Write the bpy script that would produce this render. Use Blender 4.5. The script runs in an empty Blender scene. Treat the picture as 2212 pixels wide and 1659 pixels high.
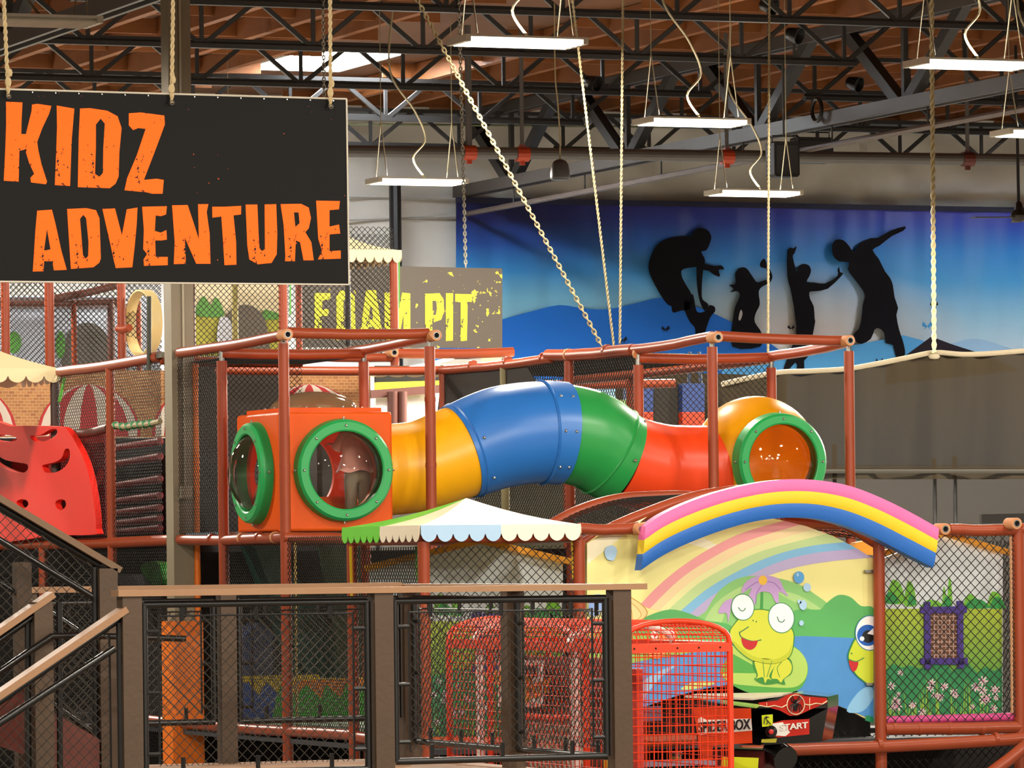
import bpy, bmesh, math, random
from mathutils import Vector, Matrix
random.seed(7)
S = bpy.context.scene
C = S.collection
V = Vector

# ------------------------------------------------------------------ camera
FP = 11000.0                       # focal length in pixels of the 2212 px wide frame
TH = math.radians(21.8)            # camera turned right of the building's long axis (+Y)
RO = math.radians(0.65)            # slight roll
CX, CY, EZ = 1106.0, 1210.0, 1.65
FW = V((math.sin(TH), math.cos(TH), 0)); RT = V((math.cos(TH), -math.sin(TH), 0)); UP = V((0, 0, 1))
cam = bpy.data.cameras.new('camera'); camo = bpy.data.objects.new('camera', cam); C.objects.link(camo)
cam.sensor_width = 36; cam.lens = 36 * FP / 2212; cam.shift_y = (CY - 829.5) / 2212
cam.clip_start = .5; cam.clip_end = 400
cr, sr = math.cos(RO), math.sin(RO)
xr = RT * cr - UP * sr; yu = RT * sr + UP * cr; zb = -FW
camo.matrix_world = Matrix(((xr.x, yu.x, zb.x, 0), (xr.y, yu.y, zb.y, 0), (xr.z, yu.z, zb.z, EZ), (0, 0, 0, 1)))
S.camera = camo

# ------------------------------------------------------------------ world, exposure
W = bpy.data.worlds.new('daylight'); S.world = W; W.use_nodes = True
W.node_tree.nodes['Background'].inputs[0].default_value = (.86, .93, 1, 1)
W.node_tree.nodes['Background'].inputs[1].default_value = 80.0
S.view_settings.view_transform = 'Standard'; S.view_settings.look = 'None'
S.view_settings.gamma = 1; S.view_settings.use_curve_mapping = False
S.view_settings.exposure = 0.0
LAMP_W = 1150.0                     # watts of each high-bay lamp
LAMP_COL = (1.0, .92, .79)
S.cycles.use_denoising = True; S.cycles.use_adaptive_sampling = True; S.cycles.adaptive_threshold = .05
S.cycles.max_bounces = 5; S.cycles.diffuse_bounces = 2; S.cycles.glossy_bounces = 2; S.cycles.transparent_max_bounces = 16
S.cycles.caustics_reflective = False; S.cycles.caustics_refractive = False
S.cycles.sample_clamp_indirect = 6

# ------------------------------------------------------------------ photo ray -> place
def ray(px, py):
    u = (px - CX) / FP; v = (CY - py) / FP
    a = u * cr + v * sr; b = -u * sr + v * cr
    return FW + RT * a + UP * b
EYE = V((0, 0, EZ))
def PY(px, py, y): r = ray(px, py); return EYE + r * (y / r.y)
def PX(px, py, x): r = ray(px, py); return EYE + r * (x / r.x)
def PZ(px, py, z): r = ray(px, py); return EYE + r * ((z - EZ) / r.z)

# ------------------------------------------------------------------ materials
def lin(h):
    h = h.lstrip('#'); o = []
    for i in (0, 2, 4):
        c = int(h[i:i + 2], 16) / 255
        o.append(c / 12.92 if c <= .04045 else ((c + .055) / 1.055) ** 2.4)
    return (o[0], o[1], o[2], 1)
MATS = {}
def mat(name, col, rough=.5, var=.12, scale=6, metal=0, bump=0, bscale=60, spec=.5, coat=0, alpha=1, emit=0):
    if name in MATS: return MATS[name]
    m = bpy.data.materials.new(name); m.use_nodes = True; nt = m.node_tree; N = nt.nodes; L = nt.links
    b = N['Principled BSDF']; c = lin(col)
    b.inputs['Roughness'].default_value = rough; b.inputs['Metallic'].default_value = metal
    b.inputs['Specular IOR Level'].default_value = spec; b.inputs['Coat Weight'].default_value = coat
    b.inputs['Coat Roughness'].default_value = .15
    if var:
        t = N.new('ShaderNodeTexCoord'); n = N.new('ShaderNodeTexNoise'); n.inputs['Scale'].default_value = scale
        n.inputs['Detail'].default_value = 5; L.new(t.outputs['Object'], n.inputs['Vector'])
        mx = N.new('ShaderNodeMix'); mx.data_type = 'RGBA'
        mx.inputs[6].default_value = tuple(x * (1 - var) for x in c[:3]) + (1,)
        mx.inputs[7].default_value = tuple(min(1, x * (1 + var)) for x in c[:3]) + (1,)
        L.new(n.outputs['Fac'], mx.inputs[0]); L.new(mx.outputs[2], b.inputs['Base Color'])
    else:
        b.inputs['Base Color'].default_value = c
    if bump:
        t = N.new('ShaderNodeTexCoord'); n = N.new('ShaderNodeTexNoise'); n.inputs['Scale'].default_value = bscale
        n.inputs['Detail'].default_value = 4; L.new(t.outputs['Object'], n.inputs['Vector'])
        bp = N.new('ShaderNodeBump'); bp.inputs['Strength'].default_value = bump; bp.inputs['Distance'].default_value = .02
        L.new(n.outputs['Fac'], bp.inputs['Height']); L.new(bp.outputs[0], b.inputs['Normal'])
    if alpha < 1: b.inputs['Alpha'].default_value = alpha
    if emit:
        b.inputs['Emission Color'].default_value = c; b.inputs['Emission Strength'].default_value = emit
    MATS[name] = m
    return m
def worn(name, base, fleck, thr=.62, scale=30, rough=.6):
    """printed colour with flecks of another colour (distressed print)"""
    if name in MATS: return MATS[name]
    m = bpy.data.materials.new(name); m.use_nodes = True; nt = m.node_tree; N = nt.nodes; L = nt.links
    b = N['Principled BSDF']; b.inputs['Roughness'].default_value = rough; b.inputs['Specular IOR Level'].default_value = .15
    t = N.new('ShaderNodeTexCoord'); n = N.new('ShaderNodeTexNoise'); n.inputs['Scale'].default_value = scale
    n.inputs['Detail'].default_value = 3; n.inputs['Roughness'].default_value = .62
    n2 = N.new('ShaderNodeTexNoise'); n2.inputs['Scale'].default_value = scale * .16
    L.new(t.outputs['Object'], n.inputs['Vector']); L.new(t.outputs['Object'], n2.inputs['Vector'])
    ad = N.new('ShaderNodeMath'); ad.operation = 'MULTIPLY_ADD'; ad.inputs[1].default_value = .35; L.new(n2.outputs['Fac'], ad.inputs[0]); L.new(n.outputs['Fac'], ad.inputs[2])
    r = N.new('ShaderNodeMath'); r.operation = 'GREATER_THAN'; r.inputs[1].default_value = thr + .175
    L.new(ad.outputs[0], r.inputs[0])
    mx = N.new('ShaderNodeMix'); mx.data_type = 'RGBA'; mx.inputs[6].default_value = lin(base); mx.inputs[7].default_value = lin(fleck)
    L.new(r.outputs[0], mx.inputs[0]); L.new(mx.outputs[2], b.inputs['Base Color'])
    MATS[name] = m
    return m
def clearmat(name, tint, fac=.12, rough=.03, dens=.25):
    """thin clear plastic: mostly see-through, a little body colour, glossy reflections"""
    m = bpy.data.materials.new(name); m.use_nodes = True; nt = m.node_tree; N = nt.nodes; L = nt.links
    N.remove(N['Principled BSDF']); o = N['Material Output']
    tr = N.new('ShaderNodeBsdfTransparent'); tr.inputs[0].default_value = tuple(1 - dens * (1 - c) for c in lin(tint)[:3]) + (1,)
    di = N.new('ShaderNodeBsdfDiffuse'); di.inputs[0].default_value = lin(tint)
    gl = N.new('ShaderNodeBsdfGlossy'); gl.inputs['Roughness'].default_value = rough
    fr = N.new('ShaderNodeFresnel'); fr.inputs[0].default_value = 1.5
    a = N.new('ShaderNodeMixShader'); a.inputs[0].default_value = fac; L.new(tr.outputs[0], a.inputs[1]); L.new(di.outputs[0], a.inputs[2])
    c = N.new('ShaderNodeMixShader'); L.new(fr.outputs[0], c.inputs[0]); L.new(a.outputs[0], c.inputs[1]); L.new(gl.outputs[0], c.inputs[2])
    L.new(c.outputs[0], o.inputs[0]); MATS[name] = m
    return m

PIPE = mat('terracotta foam sleeve', '#964022', .4, .14, 4, spec=.35, coat=.12)
PIPEK = mat('tan foam core', '#c98a5c', .7)
STEEL = mat('galvanised steel', '#8f8f8b', .35, .15, 20, metal=.8)
BOLT = mat('bolt steel', '#b9b9b4', .25, 0, metal=.9)
BLACKM = mat('black painted metal', '#161413', .35, .1)
NET = mat('black net cord', '#17130f', .8, .1)
DARK = mat('dark void fill', '#0c0a09', .9, .1)  # black fill for the darkness inside openings
WEBS = mat('dark roof steel', '#221f1d', .55, .2, 3)
GIRD = mat('grey brown girder paint', '#453e39', .5, .2, 2)
WOOD = mat('roof joist timber', '#8a5122', .65, .35, 1.4, bump=.2)
DECKW = mat('roof plywood', '#6a411f', .7, .3, 1.2)
ROPE = mat('natural rope', '#b9a277', .8, .2, 40)
CHAINM = mat('zinc chain', '#a8a496', .35, .1, metal=.7)
WIRE = mat('hanger wire', '#8f8468', .6, .1)
GALV = mat('rope beige', '#a3946f', .8, .15, 40)

def translucent(m, fac):
    """let some light through a moulded plastic wall"""
    nt = m.node_tree; b = nt.nodes['Principled BSDF']; o = nt.nodes['Material Output']; tl = nt.nodes.new('ShaderNodeBsdfTranslucent'); mx = nt.nodes.new('ShaderNodeMixShader'); mx.inputs[0].default_value = fac
    src = b.inputs['Base Color']
    if src.is_linked: nt.links.new(src.links[0].from_socket, tl.inputs[0])
    else: tl.inputs[0].default_value = src.default_value
    nt.links.new(b.outputs[0], mx.inputs[1]); nt.links.new(tl.outputs[0], mx.inputs[2]); nt.links.new(mx.outputs[0], o.inputs[0])

# ------------------------------------------------------------------ mesh building
class MB:
    def __init__(s): s.v = []; s.f = []
    def add(s, vs, fs):
        n = len(s.v); s.v += [V(p) for p in vs]; s.f += [tuple(i + n for i in f) for f in fs]; return s
    def box(s, lo, hi):
        a, b = lo, hi
        return s.add([(a[0], a[1], a[2]), (b[0], a[1], a[2]), (b[0], b[1], a[2]), (a[0], b[1], a[2]),
                      (a[0], a[1], b[2]), (b[0], a[1], b[2]), (b[0], b[1], b[2]), (a[0], b[1], b[2])],
                     [(3, 2, 1, 0), (4, 5, 6, 7), (0, 1, 5, 4), (1, 2, 6, 5), (2, 3, 7, 6), (3, 0, 4, 7)])
    def cbox(s, c, d): return s.box([c[i] - d[i] / 2 for i in range(3)], [c[i] + d[i] / 2 for i in range(3)])
    def bar(s, p, q, w, h, up=(0, 0, 1)):
        p, q = V(p), V(q); d = (q - p).normalized(); x = d.cross(V(up))
        if x.length < 1e-4: x = d.cross(V((1, 0, 0)))
        x.normalize(); y = x.cross(d).normalized(); x *= w / 2; y *= h / 2
        return s.add([p - x - y, p + x - y, p + x + y, p - x + y, q - x - y, q + x - y, q + x + y, q - x + y],
                     [(0, 1, 2, 3), (7, 6, 5, 4), (0, 4, 5, 1), (1, 5, 6, 2), (2, 6, 7, 3), (3, 7, 4, 0)])
    def tube(s, pts, r, n=12, caps=True, closed=False):
        pts = [V(p) for p in pts]; k = len(pts)
        rr = r if isinstance(r, (list, tuple)) else [r] * k
        ref = None; vs = []; fs = []
        for i in range(k):
            if closed: d = pts[(i + 1) % k] - pts[i - 1]
            else: d = pts[min(i + 1, k - 1)] - pts[max(i - 1, 0)]
            d.normalize()
            if ref is None:
                ref = d.cross(V((0, 0, 1)))
                if ref.length < .05: ref = d.cross(V((1, 0, 0)))
            x = (ref - d * ref.dot(d)).normalized(); ref = x; y = d.cross(x)
            for j in range(n):
                a = 2 * math.pi * j / n; vs.append(pts[i] + (x * math.cos(a) + y * math.sin(a)) * rr[i])
        m = k if closed else k - 1
        for i in range(m):
            for j in range(n):
                a, b = i * n + j, i * n + (j + 1) % n; c, d2 = ((i + 1) % k) * n + (j + 1) % n, ((i + 1) % k) * n + j
                fs.append((a, b, c, d2))
        if caps and not closed: fs += [tuple(range(n - 1, -1, -1)), tuple(range((k - 1) * n, k * n))]
        return s.add(vs, fs)
    def cyl(s, p, q, r, n=12, r2=None): return s.tube([p, q], [r, r2 if r2 is not None else r], n)
    def prism(s, poly, ext):
        """closed polygon (3-D points) pushed along ext"""
        poly = [V(p) for p in poly]; e = V(ext); n = len(poly)
        fs = [tuple(range(n)), tuple(range(2 * n - 1, n - 1, -1))] + [(i, i + n, (i + 1) % n + n, (i + 1) % n) for i in range(n)]
        return s.add(poly + [p + e for p in poly], fs)
    def lathe(s, c, axis, prof, n=32, caps=True):
        """profile [(radius, along axis)] turned round axis"""
        ax = V(axis).normalized(); x = ax.cross(V((0, 0, 1)))
        if x.length < .05: x = ax.cross(V((1, 0, 0)))
        x.normalize(); y = ax.cross(x); vs = []; fs = []; k = len(prof)
        for r, h in prof:
            for j in range(n):
                a = 2 * math.pi * j / n; vs.append(V(c) + ax * h + (x * math.cos(a) + y * math.sin(a)) * r)
        for i in range(k - 1):
            for j in range(n):
                fs.append((i * n + j, i * n + (j + 1) % n, (i + 1) * n + (j + 1) % n, (i + 1) * n + j))
        if caps:
            if prof[0][0] > 1e-5: fs.append(tuple(range(n - 1, -1, -1)))
            if prof[-1][0] > 1e-5: fs.append(tuple(range((k - 1) * n, k * n)))
        return s.add(vs, fs)
    def ball(s, c, r, n=16, sc=(1, 1, 1)):
        vs = []; fs = []; k = n // 2
        for i in range(k + 1):
            a = math.pi * i / k
            for j in range(n):
                b = 2 * math.pi * j / n
                vs.append((c[0] + r * sc[0] * math.sin(a) * math.cos(b), c[1] + r * sc[1] * math.sin(a) * math.sin(b), c[2] + r * sc[2] * math.cos(a)))
        for i in range(k):
            for j in range(n): fs.append((i * n + j, (i + 1) * n + j, (i + 1) * n + (j + 1) % n, i * n + (j + 1) % n))
        return s.add(vs, fs)
    def net(s, o, a, b, cell, r=.0035, sag=0, seg=1, square=False, nrm=None):
        """diamond (or square) net over the parallelogram o, o+a, o+b"""
        o, a, b = V(o), V(a), V(b); w, h = a.length, b.length; ah, bh = a / w, b / h
        nn = ah.cross(bh).normalized() if nrm is None else V(nrm)
        lines = []
        if square:
            k = 0
            while k * cell <= w: lines.append(((k * cell, 0), (k * cell, h))); k += 1
            k = 0
            while k * cell <= h: lines.append(((0, k * cell), (w, k * cell))); k += 1
        else:
            cs = cell * math.sqrt(2) if False else cell
            k = -int(h / cs) - 1
            while k * cs < w:
                x0 = k * cs
                s0, e0 = max(0, -x0), min(h, w - x0)
                if e0 > s0 + 1e-4:
                    lines.append(((x0 + s0, s0), (x0 + e0, e0))); lines.append(((w - x0 - s0, s0), (w - x0 - e0, e0)))
                k += 1
        def P(u, t):
            p = o + ah * u + bh * t
            if sag: p = p + nn * sag * math.sin(math.pi * min(1, max(0, u / w))) * math.sin(math.pi * min(1, max(0, t / h)))
            return p
        for (u0, t0), (u1, t1) in lines:
            pts = [P(u0 + (u1 - u0) * i / seg, t0 + (t1 - t0) * i / seg) for i in range(seg + 1)]
            if (pts[0] - pts[-1]).length < 1e-3: continue
            s.tube(pts, r, 3, caps=False)
        return s

def shade(o, ang=40):
    me = o.data; n = len(me.polygons)
    me.polygons.foreach_set('use_smooth', [True] * n)
    bm = bmesh.new(); bm.from_mesh(me); lim = math.radians(ang)
    for e in bm.edges:
        e.smooth = len(e.link_faces) == 2 and e.calc_face_angle(0) < lim
    bm.to_mesh(me); bm.free()
def build(name, mb, m, parent=None, smooth=False, kind=None, fix=True):
    if parent is not None:
        off = parent.matrix_basis.translation.copy() if parent.parent is None else WORLD[parent.name]
    else:
        lo = V([min(p[i] for p in mb.v) for i in range(3)]); hi = V([max(p[i] for p in mb.v) for i in range(3)])
        off = (lo + hi) / 2; off.z = lo.z
    lo = V([min(p[i] for p in mb.v) for i in range(3)]); hi = V([max(p[i] for p in mb.v) for i in range(3)])
    org = V(((lo.x + hi.x) / 2, (lo.y + hi.y) / 2, (lo.z + hi.z) / 2)) if parent is not None else off
    me = bpy.data.meshes.new(name)
    me.from_pydata([tuple(p - org) for p in mb.v], [], mb.f); me.validate(); me.update()
    if fix:
        bm = bmesh.new(); bm.from_mesh(me); bmesh.ops.recalc_face_normals(bm, faces=bm.faces); bm.to_mesh(me); bm.free()
    me.materials.append(m)
    o = bpy.data.objects.new(name, me); C.objects.link(o)
    if parent is not None:
        o.parent = parent; o.location = org - off
    else: o.location = org
    WORLD[o.name] = org.copy()
    if smooth: shade(o, 40 if smooth is True else smooth)
    if kind: o['kind'] = kind
    return o
WORLD = {}
def thing(name, label, cat, loc, group=None, kind=None):
    o = bpy.data.objects.new(name, None); C.objects.link(o); o.location = V(loc); o.empty_display_size = .1
    WORLD[o.name] = V(loc)
    if label: o['label'] = label
    if cat: o['category'] = cat
    if group: o['group'] = group
    if kind: o['kind'] = kind
    return o
def tag(o, label, cat, group=None, kind=None):
    o['label'] = label
    if cat: o['category'] = cat
    if group: o['group'] = group
    if kind: o['kind'] = kind
    return o
def struct(name, mb, m, parent=None, smooth=False, label=None):
    o = build(name, mb, m, parent, smooth)
    if parent is None: o['kind'] = 'structure'
    if label: o['label'] = label
    return o
def smoothpoly(pts, k=4):
    """closed Catmull-Rom through 2-D points"""
    n = len(pts); out = []
    for i in range(n):
        p0, p1, p2, p3 = pts[i - 1], pts[i], pts[(i + 1) % n], pts[(i + 2) % n]
        for j in range(k):
            t = j / k
            out.append(tuple(.5 * (2 * p1[a] + (p2[a] - p0[a]) * t + (2 * p0[a] - 5 * p1[a] + 4 * p2[a] - p3[a]) * t * t + (3 * p1[a] - p0[a] - 3 * p2[a] + p3[a]) * t ** 3) for a in (0, 1)))
    return out
def curve(pts, k=6):
    """open Catmull-Rom through 3-D (or 2-D) points"""
    pts = [V(p) for p in pts]; n = len(pts); out = []
    for i in range(n - 1):
        p0, p1, p2, p3 = pts[max(i - 1, 0)], pts[i], pts[i + 1], pts[min(i + 2, n - 1)]
        for j in range(k):
            t = j / k
            out.append(.5 * (2 * p1 + (p2 - p0) * t + (2 * p0 - 5 * p1 + 4 * p2 - p3) * t * t + (3 * p1 - p0 - 3 * p2 + p3) * t ** 3))
    return out + [pts[-1]]
def cut(crop, fac, pts): return [(crop[0] + x * fac, crop[1] + y * fac) for x, y in pts]
def flat(mb, pts, y, th=.001, smooth=0):
    """printed shape on the upright plane Y = y, facing the viewer, th thick"""
    if smooth: pts = smoothpoly(pts, smooth)
    return mb.prism([PY(a, b, y) for a, b in pts], (0, th, 0))
def ell(cx, cy, rx, ry, n=24, rot=0):
    c, s = math.cos(rot), math.sin(rot)
    return [(cx + rx * math.cos(2 * math.pi * i / n) * c - ry * math.sin(2 * math.pi * i / n) * s, cy + rx * math.cos(2 * math.pi * i / n) * s + ry * math.sin(2 * math.pi * i / n) * c) for i in range(n)]
def rope_mb(p, q, r, pitch=None, strands=2):
    p, q = V(p), V(q); d = q - p; L = d.length; dh = d / L; x = dh.cross(V((.3, .9, .2))).normalized(); y = dh.cross(x); pitch = pitch or r * 7
    mb = MB(); n = max(4, int(L / pitch * 6))
    for k in range(strands):
        mb.tube([p + d * (i / n) + (x * math.cos(2 * math.pi * (i / 6 + k / strands)) + y * math.sin(2 * math.pi * (i / 6 + k / strands))) * r * .55 for i in range(n + 1)], r * .62, 5)
    return mb
def chain_mb(p, q, link=.055, r=.007):
    p, q = V(p), V(q); d = q - p; L = d.length; dh = d / L; x0 = dh.cross(V((.3, .9, .2))).normalized(); y0 = dh.cross(x0); mb = MB()
    n = int(L / (link * .72))
    for i in range(n):
        c = p + d * ((i + .5) / n); x = x0 if i % 2 else y0
        mb.tube([c + dh * (link * .5 * math.cos(a)) + x * (link * .28 * math.sin(a)) for a in [2 * math.pi * j / 8 for j in range(8)]], r, 4, closed=True)
    return mb

# ------------------------------------------------------------------ the hall
GZ = -1.4                          # hall floor
YW = 80.0                          # far wall
ZR = 9.42                          # roof deck
X0, X1, Y0 = -22.0, 62.0, -10.0
struct('floor', MB().box((X0, Y0, GZ - .1), (X1, YW, GZ)), mat('grey floor covering', '#8a857d', .9, .3, 3, bump=.2))
# far wall: wrinkled white insulation sheet, real folds
mb = MB(); nx, nz = 150, 60; ax0, ax1 = 14.0, 50.0; zlo, zhi = GZ, ZR + .05
def fold(x, z):
    d = .025 * math.sin(x * 2.1 + math.sin(z * 1.3) * 1.5) + .02 * math.sin(z * 3 + x * 1.1)
    if z > 6.5:
        for cx_, cz_, k in ((33.5, 9.6, 9), (38.6, 9.6, 11), (28.5, 9.7, 8), (43, 9.6, 9)):
            a = math.atan2(x - cx_, cz_ - z); w_ = math.exp(-((x - cx_) / 2.6) ** 2)
            d += .09 * w_ * math.sin(a * k)
    return d
for j in range(nz + 1):
    for i in range(nx + 1):
        x = ax0 + (ax1 - ax0) * i / nx; z = zlo + (zhi - zlo) * j / nz
        mb.v.append(V((x, YW - .12 + fold(x, z), z)))
for j in range(nz):
    for i in range(nx): mb.f.append((j * (nx + 1) + i, j * (nx + 1) + i + 1, (j + 1) * (nx + 1) + i + 1, (j + 1) * (nx + 1) + i))
SHEET = mat('white insulation sheet', '#d9d4ca', .33, .06, 2, bump=.25, bscale=3)
wb = struct('wall_back', mb, SHEET, smooth=60)
mb = MB().box((X0, YW + .05, GZ), (X1, YW + .3, ZR + .3)); struct('wall_back_shell', mb, mat('block wall', '#cfc8bc', .8))
PAINT = mat('hall wall paint', '#d6d0c6', .8, .08)
struct('wall_left', MB().box((X0 - .2, Y0, GZ), (X0, YW, ZR)), PAINT)
struct('wall_right', MB().box((X1, Y0, GZ), (X1 + .2, YW, ZR)), PAINT)
struct('wall_front', MB().box((X0, Y0 - .2, GZ), (X1, Y0, ZR)), PAINT)
# seams on the wall sheet: thin battens
for px0, py0, px1, py1 in ((752, 476, 985, 470), (755, 427, 1000, 432)):
    a, b = PY(px0, py0, YW - .22), PY(px1, py1, YW - .22)
    struct('trim_1', MB().bar(a, b, .03, .03), mat('sheet batten', '#a39d92', .6), wb)
# ceiling deck with a skylight opening and an unseen one added to daylight the wall
sk0, sk1, sy0, sy1 = 25.75, 27.45, 71.6, 75.7
mb = MB()
mb.box((X0, Y0, ZR), (sk0, YW, ZR + .1)).box((sk1, Y0, ZR), (42.0, YW, ZR + .1)).box((43.2, Y0, ZR), (X1, YW, ZR + .1)).box((42.0, Y0, ZR), (43.2, 71.0, ZR + .1)).box((42.0, 74.0, ZR), (43.2, YW, ZR + .1)).box((sk0, Y0, ZR), (sk1, sy0, ZR + .1)).box((sk0, sy1, ZR), (sk1, YW, ZR + .1))
ceil = struct('ceiling', mb, DECKW)
mb = MB().box((sk0 + .005, sy0 + .005, ZR - .03), (sk0 + .05, sy1 - .005, ZR + .14)).box((sk1 - .05, sy0 + .005, ZR - .03), (sk1 - .005, sy1 - .005, ZR + .14)).box((sk0 + .05, sy0 + .005, ZR - .03), (sk1 - .05, sy0 + .05, ZR + .14)).box((sk0 + .05, sy1 - .05, ZR - .03), (sk1 - .05, sy1 - .005, ZR + .14))
sw = struct('window_1', mb, mat('skylight curb', '#e8e6df', .5)); sw['label'] = 'white curb of the rooftop skylight'
jm = MB().cbox((0, 67.5, 0), (.13, 25, .3)); jo = None
x = 9.35; k = 0
while x < 47:
    if not (sk0 - .2 < x < sk1 + .2 or 41.4 < x < 44.1):
        if jo is None:
            jo = build('joist', MB().add([p + V((x, 0, ZR - .16)) for p in jm.v], jm.f), WOOD, ceil)
        else:
            c = jo.copy(); C.objects.link(c); c.location = jo.location + V((x - jx0, 0, 0))
        if k == 0: jx0 = x; k = 1
    x += 1.18
# blocking between joists
bl = None
for yy in (61.5, 64.0, 66.5, 69.0, 71.4, 74.2, 76.6, 78.9):
    m_ = MB().box((9.35, yy - .02, ZR - .24), (25.6, yy + .02, ZR - .02)); build('blocking', m_, WOOD, ceil)
    m_ = MB().box((27.6, yy - .02, ZR - .24), (47, yy + .02, ZR - .02)); build('blocking', m_, WOOD, ceil)

# ------------------------------------------------------------------ roof steel
NODES = [48.3, 53.2, 58.05, 62.9, 67.75, 72.6, 77.45]
GX = (2.75, 16.9, 31.05, 45.2)
ZB, ZT = 7.82, 9.08
for gi in (1, 2):
    gx = GX[gi]; a, b = 46.0, 79.8
    g = thing('roof_girder', ('deep steel roof girder behind the black kidz sign', 'deep steel roof girder crossing above the blue wall banner')[gi - 1], None, (gx, 60, ZB), kind='structure')
    for s_ in (-1, 1):
        build('chord', MB().box((gx + s_ * .04 - .03 + s_ * .06, a, ZB - .07), (gx + s_ * .04 + .03 + s_ * .06, b, ZB + .12)), GIRD, g)
        build('chord', MB().box((gx + s_ * .04 - .03 + s_ * .05, a, ZT - .1), (gx + s_ * .04 + .03 + s_ * .05, b, ZT + .08)), GIRD, g)
    for i, y in enumerate(NODES):
        if y < a: continue
        build('web', MB().bar((gx, y, ZB + .05), (gx, y, ZT), .09, .07), WEBS, g)
        for s_ in (-1, 1):
            y2 = y + s_ * 1.9
            if y2 < 79.7: build('web', MB().bar((gx, y + s_ * .1, ZB + .05), (gx, y2, ZT), .17, .15, (1, 0, 0)), WEBS, g)
for y in NODES[2:]:
    for bay in (0, 1, 2):
        xa, xb = GX[bay] + .15, GX[bay + 1] - .15
        if y < 60 and bay > 1: continue
        t = thing('roof_truss', 'open web steel truss spanning the roof, one of the parallel row', None, (xa, y, 8.4), 'parallel roof trusses', 'structure')
        zb_, zt_ = 8.38, 8.97
        build('chord', MB().box((xa + .6, y - .05, zb_ - .03), (xb - .6, y + .05, zb_ + .03)).box((xa + .6, y - .012, zb_ + .03), (xb - .6, y + .012, zb_ + .07)), WEBS, t)
        build('chord', MB().box((xa, y - .05, zt_ - .03), (xb, y + .05, zt_ + .03)), WEBS, t)
        n = 9; p = (xb - xa) / n
        for i in range(n):
            xm = xa + (i + .5) * p
            build('web', MB().bar((xm, y, zb_), (xm, y, zt_), .04, .05), WEBS, t)
            build('web', MB().bar((xm, y, zb_), (xm - p * .48, y, zt_), .05, .06), WEBS, t)
            build('web', MB().bar((xm, y, zb_), (xm + p * .48, y, zt_), .05, .06), WEBS, t)
# edge beam and cable by the far wall
tag(build('wall_beam', MB().bar(PY(745, 251, 78.8), PY(1640, 262, 78.8), .12, .14).bar(PY(1640, 262, 78.8), PY(2300, 280, 78.8), .12, .14), mat('pale blue grey steel', '#7f868c', .45, .15)), 'pale horizontal steel beam high against the white wall', 'beam', kind='structure')
tag(build('conduit', MB().tube([PY(745, 268, 77.9), PY(1400, 274, 77.9), PY(2212, 287, 77.9)], .02, 6), mat('green grey conduit', '#7d8262', .5)), 'thin greenish conduit running level below the roof', 'conduit')
# conduit slung below the girder
pa, pb = PX(1008, 462, 31.0), PX(2300, 218, 31.0)
cn = thing('hanging_conduit', 'thin pipe slung below the girder over the blue banner', 'pipe', (pa + pb) / 2)
build('pipe', MB().tube([pa, pb], .045, 8), mat('grey brown pipe', '#5d5049', .5), cn)
for k in range(7):
    q = pa + (pb - pa) * ((k + .7) / 7); build('hanger', MB().cyl(q, q + V((0, 0, .42)), .012, 6), WEBS, cn)
# main sprinkler pipe
MAINM = mat('grey sprinkler pipe', '#5a5653', .35, .2, 3)
q0, q1 = PY(700, 326, 66.0), PY(2330, 347, 66.0)
mp = thing('sprinkler_main', 'large grey sprinkler main running level below the trusses', 'pipe', (q0 + q1) / 2)
build('pipe', MB().cyl(q0, q1, .085, 14), MAINM, mp)
RED = mat('red pipe coupling', '#b5401f', .5)
for px_, py_ in ((1013, 330), (1128, 333), (1570, 339), (2090, 344)):
    q = PY(px_, py_, 66.0)
    build('coupling', MB().cyl(q - V((.09, 0, 0)), q + V((.09, 0, 0)), .105, 12).cbox(q + V((0, 0, .11)), (.07, .05, .05)).cbox(q - V((0, 0, .12)), (.07, .05, .07)), RED if px_ < 2000 else mat('dark red coupling', '#5a221b', .5), mp)
    build('hanger', MB().cyl(q + V((0, 0, .1)), V((q.x, q.y, 9.1)), .03 if px_ != 1013 else .05, 8), MAINM, mp)
tag(build('drain_pipe', MB().tube([PY(853, 395, 78.9), V((PY(858, 740, 78.9).x, 78.9, GZ))], .1, 10), BLACKM), 'black vertical pipe on the white wall beside the awning', 'pipe')

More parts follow.
